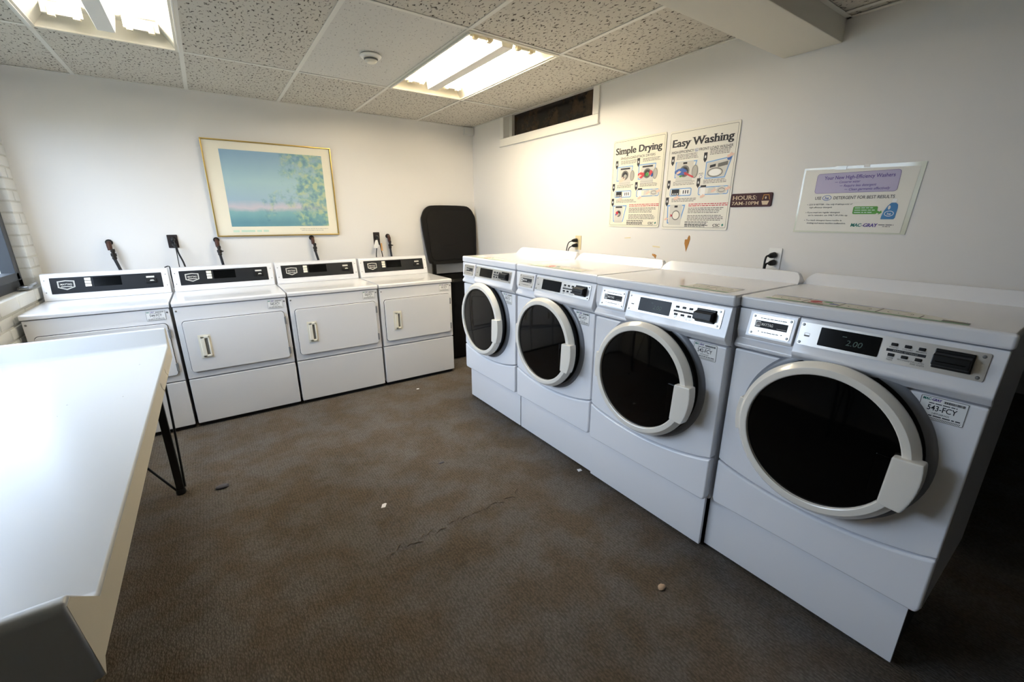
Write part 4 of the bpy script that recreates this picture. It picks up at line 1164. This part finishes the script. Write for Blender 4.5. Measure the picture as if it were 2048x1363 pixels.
I['white'].outline(circ(0.152, 0.084, 0.017, 0.012, 22), 0.0022, y - 0.0003, T=Tn); add_text(I['white'], 'he', 0.152, 0.0785, 0.010, y - 0.0003, align='c', bold=0.012, slant=0.1, T=Tn)
add_text(I['teal'], 'MAC', 0.020, 0.026, 0.0150, y, width=0.040, bold=0.035, slant=0.12, T=Tn)
add_text(I['purple'], '-GRAY', 0.062, 0.026, 0.0150, y, width=0.058, bold=0.035, slant=0.12, T=Tn)
greek(I['grey'], 0.124, 0.178, 0.034, 0.005, y, random.Random(2), T=Tn, ragged=False); greek(I['grey'], 0.140, 0.168, 0.027, 0.004, y, random.Random(4), T=Tn)
I.build(pg, PN)
MB().prism([(0.020, 0.286), (0.044, 0.285), (0.040, 0.297), (0.022, 0.298)], -0.0040, -0.0030, 'y', T=Tn).build('tape', 'paper_white', ns, smooth=0)
MB().prism([(-0.09, 0.283), (-0.045, 0.281), (-0.045, 0.297), (-0.088, 0.299)], -0.0040, -0.0030, 'y', T=Tn).build('tape', 'laminate_clear', ns, smooth=0)

# ------------------------------------------------------------------ outlets, plugs, cords
def outlet(loc, rz, plate_m, recept_m, label, hw_=0.033, hh=0.056):
    o = tag(empty('wall_outlet', loc, rz), label, 'outlet')
    pl = MB().prism(rrect(-hw_, hw_, -hh, hh, 0.004), -0.006, 0, 'y', bev=0.002).build('cover_plate', plate_m, o)
    for z in (-0.020, 0.020):
        MB().prism(rrect(-0.016, 0.016, z - 0.0135, z + 0.0135, 0.008), -0.009, -0.006, 'y', bev=0.001, seg=1).build('receptacle', recept_m, o)
    screw(pl, 0, 0, -0.006, 0.003)
    return o
def cord(name, pts, r, label, plug=None, rz=0.0, m='cable_black', plug_end=0):
    t_ = tag(empty(name, pts[plug_end]), label, 'power cord')
    o0 = Vector(pts[plug_end])
    sm = []
    P = [Vector(p) for p in pts]
    for i in range(len(P) - 1):              # Catmull-Rom
        p0, p1, p2, p3 = P[max(i - 1, 0)], P[i], P[i + 1], P[min(i + 2, len(P) - 1)]
        for k in range(6):
            u = k / 6
            sm.append(0.5 * ((2 * p1) + (-p0 + p2) * u + (2 * p0 - 5 * p1 + 4 * p2 - p3) * u * u + (-p0 + 3 * p1 - 3 * p2 + p3) * u ** 3) - o0)
    sm.append(P[-1] - o0)
    MB().tube(sm, r, 8).build('cable', m, t_)
    if plug:
        d = Vector(plug)
        MB().tube([(0, 0, 0), d * 0.3, d * 0.7, d], [0.016, 0.0155, 0.013, 0.007], 12).build('plug', m, t_)
    return t_
outlet((0, -1.698, 1.248), R(-90), 'ivory_plastic', 'ivory_plastic', 'ivory wall outlet above the farthest washers')
outlet((0, -3.226, 1.230), R(-90), 'white_plastic', 'white_plastic', 'white wall outlet below the hours sign')
cord('power_cord', [(-0.012, -1.690, 1.268), (-0.05, -1.675, 1.262), (-0.075, -1.655, 1.24), (-0.085, -1.645, 1.15), (-0.09, -1.64, 0.95)], 0.004, 'upper black cord plugged into the ivory outlet', (-0.045, 0.012, -0.004))
cord('power_cord', [(-0.012, -1.692, 1.228), (-0.05, -1.680, 1.222), (-0.075, -1.665, 1.20), (-0.082, -1.655, 1.12), (-0.09, -1.65, 0.95)], 0.004, 'lower black cord plugged into the ivory outlet', (-0.045, 0.010, -0.004))
cord('power_cord', [(-0.012, -3.226, 1.250), (-0.045, -3.215, 1.248), (-0.060, -3.207, 1.235), (-0.062, -3.206, 1.17), (-0.062, -3.206, 0.95)], 0.005, 'upper black cord plugged into the white outlet', (-0.040, 0.008, -0.004))
cord('power_cord', [(-0.012, -3.229, 1.210), (-0.042, -3.217, 1.208), (-0.054, -3.209, 1.195), (-0.055, -3.208, 1.13), (-0.056, -3.208, 0.95)], 0.005, 'lower black cord plugged into the white outlet', (-0.036, 0.008, -0.004))
outlet((-2.731, 0, 1.267), 0, 'outlet_brown', 'outlet_brown', 'dark brown wall outlet left of the picture', 0.033, 0.050)
outlet((-1.125, 0, 1.247), 0, 'outlet_brown', 'outlet_brown', 'black wall outlet right of the picture with a paper tag hanging', 0.031, 0.062)
cord('power_cord', [(-2.727, -0.012, 1.247), (-2.715, -0.05, 1.235), (-2.710, -0.055, 1.18), (-2.690, -0.055, 1.10), (-2.675, -0.06, 0.98)], 0.006, 'thick black cord hanging from the dark brown outlet', (0.004, -0.040, -0.010))
cord('power_cord', [(-2.728, -0.012, 1.285), (-2.722, -0.052, 1.268), (-2.720, -0.058, 1.20), (-2.722, -0.055, 1.10), (-2.724, -0.06, 0.98)], 0.003, 'thin black cord hanging from the dark brown outlet', (0.003, -0.036, -0.010))
cord('power_cord', [(-1.125, -0.012, 1.267), (-1.130, -0.05, 1.255), (-1.146, -0.055, 1.17), (-1.158, -0.055, 1.09), (-1.160, -0.06, 0.98)], 0.005, 'black cord with the white paper tag by the bin-side dryer', (-0.002, -0.040, -0.010))
cord('power_cord', [(-1.123, -0.012, 1.227), (-1.116, -0.05, 1.220), (-1.108, -0.055, 1.16), (-1.098, -0.055, 1.09), (-1.090, -0.06, 0.98)], 0.005, 'black cord with the tan tag by the bin-side dryer', (0.002, -0.040, -0.010))
tg = MB().prism([(-0.010, 0.03), (0.012, 0.034), (0.026, -0.028), (0.0, -0.046), (-0.036, -0.042)], -0.0008, 0.0008, 'y', T=Matrix.Rotation(R(12), 4, 'Z')).build('paper_tag', 'paper_white', smooth=0)
tg.location = (-1.150, -0.066, 1.205); tag(tg, 'white paper tag hung on a cord below the black outlet', 'tag')
tg = MB().prism([(-0.007, 0.03), (0.006, 0.032), (0.012, -0.040), (-0.004, -0.044)], -0.0008, 0.0008, 'y', T=Matrix.Rotation(R(-15), 4, 'Z')).build('paper_tag', 'tag_tan', smooth=0)
tg.location = (-1.104, -0.068, 1.175); tag(tg, 'narrow tan tag on a cord below the black outlet', 'tag')

def gas_pipe(x, lean, valve, label):
    g = tag(empty('gas_pipe', (x, 0, 1.27)), label, 'pipe', 'gas pipes behind the dryers')
    MB().lathe([(0, 0.0), (0.022, 0.0), (0.022, -0.008), (0, -0.008)], 16, 'y').build('wall_flange', 'pipe_dark', g)
    MB().tube([(0, 0, 0), (0, -0.018, 0), (0.000, -0.032, -0.006), (0.001, -0.038, -0.020), (0.002, -0.040, -0.055)], [0.012, 0.013, 0.015, 0.016, 0.014], 12).build('elbow', 'pipe_copper', g)
    MB().lathe([(0, -0.046), (0.014, -0.046), (0.014, -0.066), (0.011, -0.068), (0.011, -0.076), (0.017, -0.078), (0.017, -0.098), (0.012, -0.101), (0.014, -0.106), (0.014, -0.118), (0.010, -0.122), (0, -0.122)], 8, 'z', (0.003 + lean * 0.3, -0.042, 0)).build('fitting', 'pipe_dark', g, smooth=20)
    MB().box(0.008, 0.034, -0.052, -0.040, -0.094, -0.084, bev=0.003).build('valve_handle', 'pipe_dark', g) if valve else None
    MB().tube([(0.003 + lean * 0.3, -0.042, -0.120), (0.006 + lean * 0.7, -0.045, -0.20), (0.008 + lean, -0.05, -0.36)], 0.010, 10).build('hose', 'hose_black', g)
gas_pipe(-3.105, 0.035, False, 'gas pipe with dark fittings nearest the brick wall')
gas_pipe(-2.447, 0.012, True, 'gas pipe with a side valve at the lower left corner of the picture')
gas_pipe(-1.722, 0.030, False, 'gas pipe below the lower right corner of the picture')
gas_pipe(-1.012, 0.006, True, 'gas pipe beside the black outlet near the trash bin')
cb = tag(empty('loose_cable', (-2.775, -0.20, 1.09)), 'short loop of black cable poking up between two dryer consoles', 'cable')
MB().tube([(-0.030, 0.03, -0.005), (-0.010, 0.01, 0.004), (0.0, 0.0, 0.002), (0.002, -0.004, -0.02), (-0.001, -0.004, -0.06), (0.002, 0.0, -0.16)], 0.004, 8).build('cable', 'cable_black', cb)

# ------------------------------------------------------------------ litter on the carpet
def scrap(name, loc, pts, m, label, th=0.0015, rx=4, ry=3, cat='paper'):
    o = MB().prism(pts, 0, th, 'z').build(name, m, smooth=0)
    o.location = loc; o.rotation_euler = (R(rx), R(ry), 0); tag(o, label, cat)
scrap('paper_scrap', (-1.976, -2.400, 0.0015), [(-0.016, -0.012), (0.004, -0.016), (0.020, 0.008), (0.014, 0.014), (-0.002, 0.012)], 'paper_white', 'torn white paper scrap in the middle of the carpet')
scrap('paper_scrap', (-0.905, -2.745, 0.0015), [(-0.020, -0.010), (0.008, -0.012), (0.012, 0.006), (-0.012, 0.012)], 'paper_white', 'white paper scrap against the foot of a washer')
scrap('paper_scrap', (-1.20, -1.01, 0.001), [(-0.012, -0.004), (0.010, -0.008), (0.016, 0.004), (-0.004, 0.008)], 'paper_white', 'tiny white scrap near the dryer beside the bin')
def lump(name, loc, s, m, label, cat, seed, n=3):
    b = MB(); bmesh.ops.create_icosphere(b.bm, subdivisions=n, radius=1.0)
    rng = random.Random(seed)
    for v in b.bm.verts:
        k = 1 + rng.uniform(-0.12, 0.12)
        v.co = Vector((v.co.x * s[0] * k, v.co.y * s[1] * k, max(v.co.z, -0.6) * s[2] * k + s[2] * 0.6))
    o = b.build(name, m, smooth=60); o.location = loc; tag(o, label, cat)
    return o
lump('lint_clump', (-2.661, -1.734, 0), (0.032, 0.018, 0.012), 'lint_grey', 'grey lint clump on the carpet by the table leg', 'lint', 1)
lump('pebble', (-1.22, -3.551, 0), (0.018, 0.013, 0.008), 'stone_tan', 'flat tan pebble on the carpet before the nearest washers', 'pebble', 2)
lump('lint_clump', (-1.547, -2.202, 0), (0.018, 0.007, 0.004), 'lint_grey', 'small flat grey lint bit on the carpet between dryers and washers', 'lint', 3)
from mathutils import noise
th = tag(empty('frayed_seam', (-1.70, -2.722, 0)), 'frayed line of loose carpet threads across the floor', 'thread')
rng = random.Random(4)
for k in range(20):
    u = k / 19
    x, y = -0.36 + 0.70 * u + rng.uniform(-0.01, 0.01), -0.02 + 0.03 * u + rng.uniform(-0.012, 0.012)
    a = rng.uniform(-0.6, 0.9)
    L = rng.uniform(0.018, 0.05)
    MB().tube([(x, y, 0.002), (x + L * 0.5 * math.cos(a), y + L * 0.5 * math.sin(a) + 0.004, 0.004), (x + L * math.cos(a), y + L * math.sin(a), 0.002)], 0.0017, 5).build('thread', 'thread', th)

for o in bpy.data.objects:
    if o.type == 'MESH' and o.parent is not None and o.name.split('.')[0] in ('lettering', 'drawings', 'small_print', 'caution_print', 'caption', 'scuff_mark', 'badge'):
        o['kind'] = 'stuff'
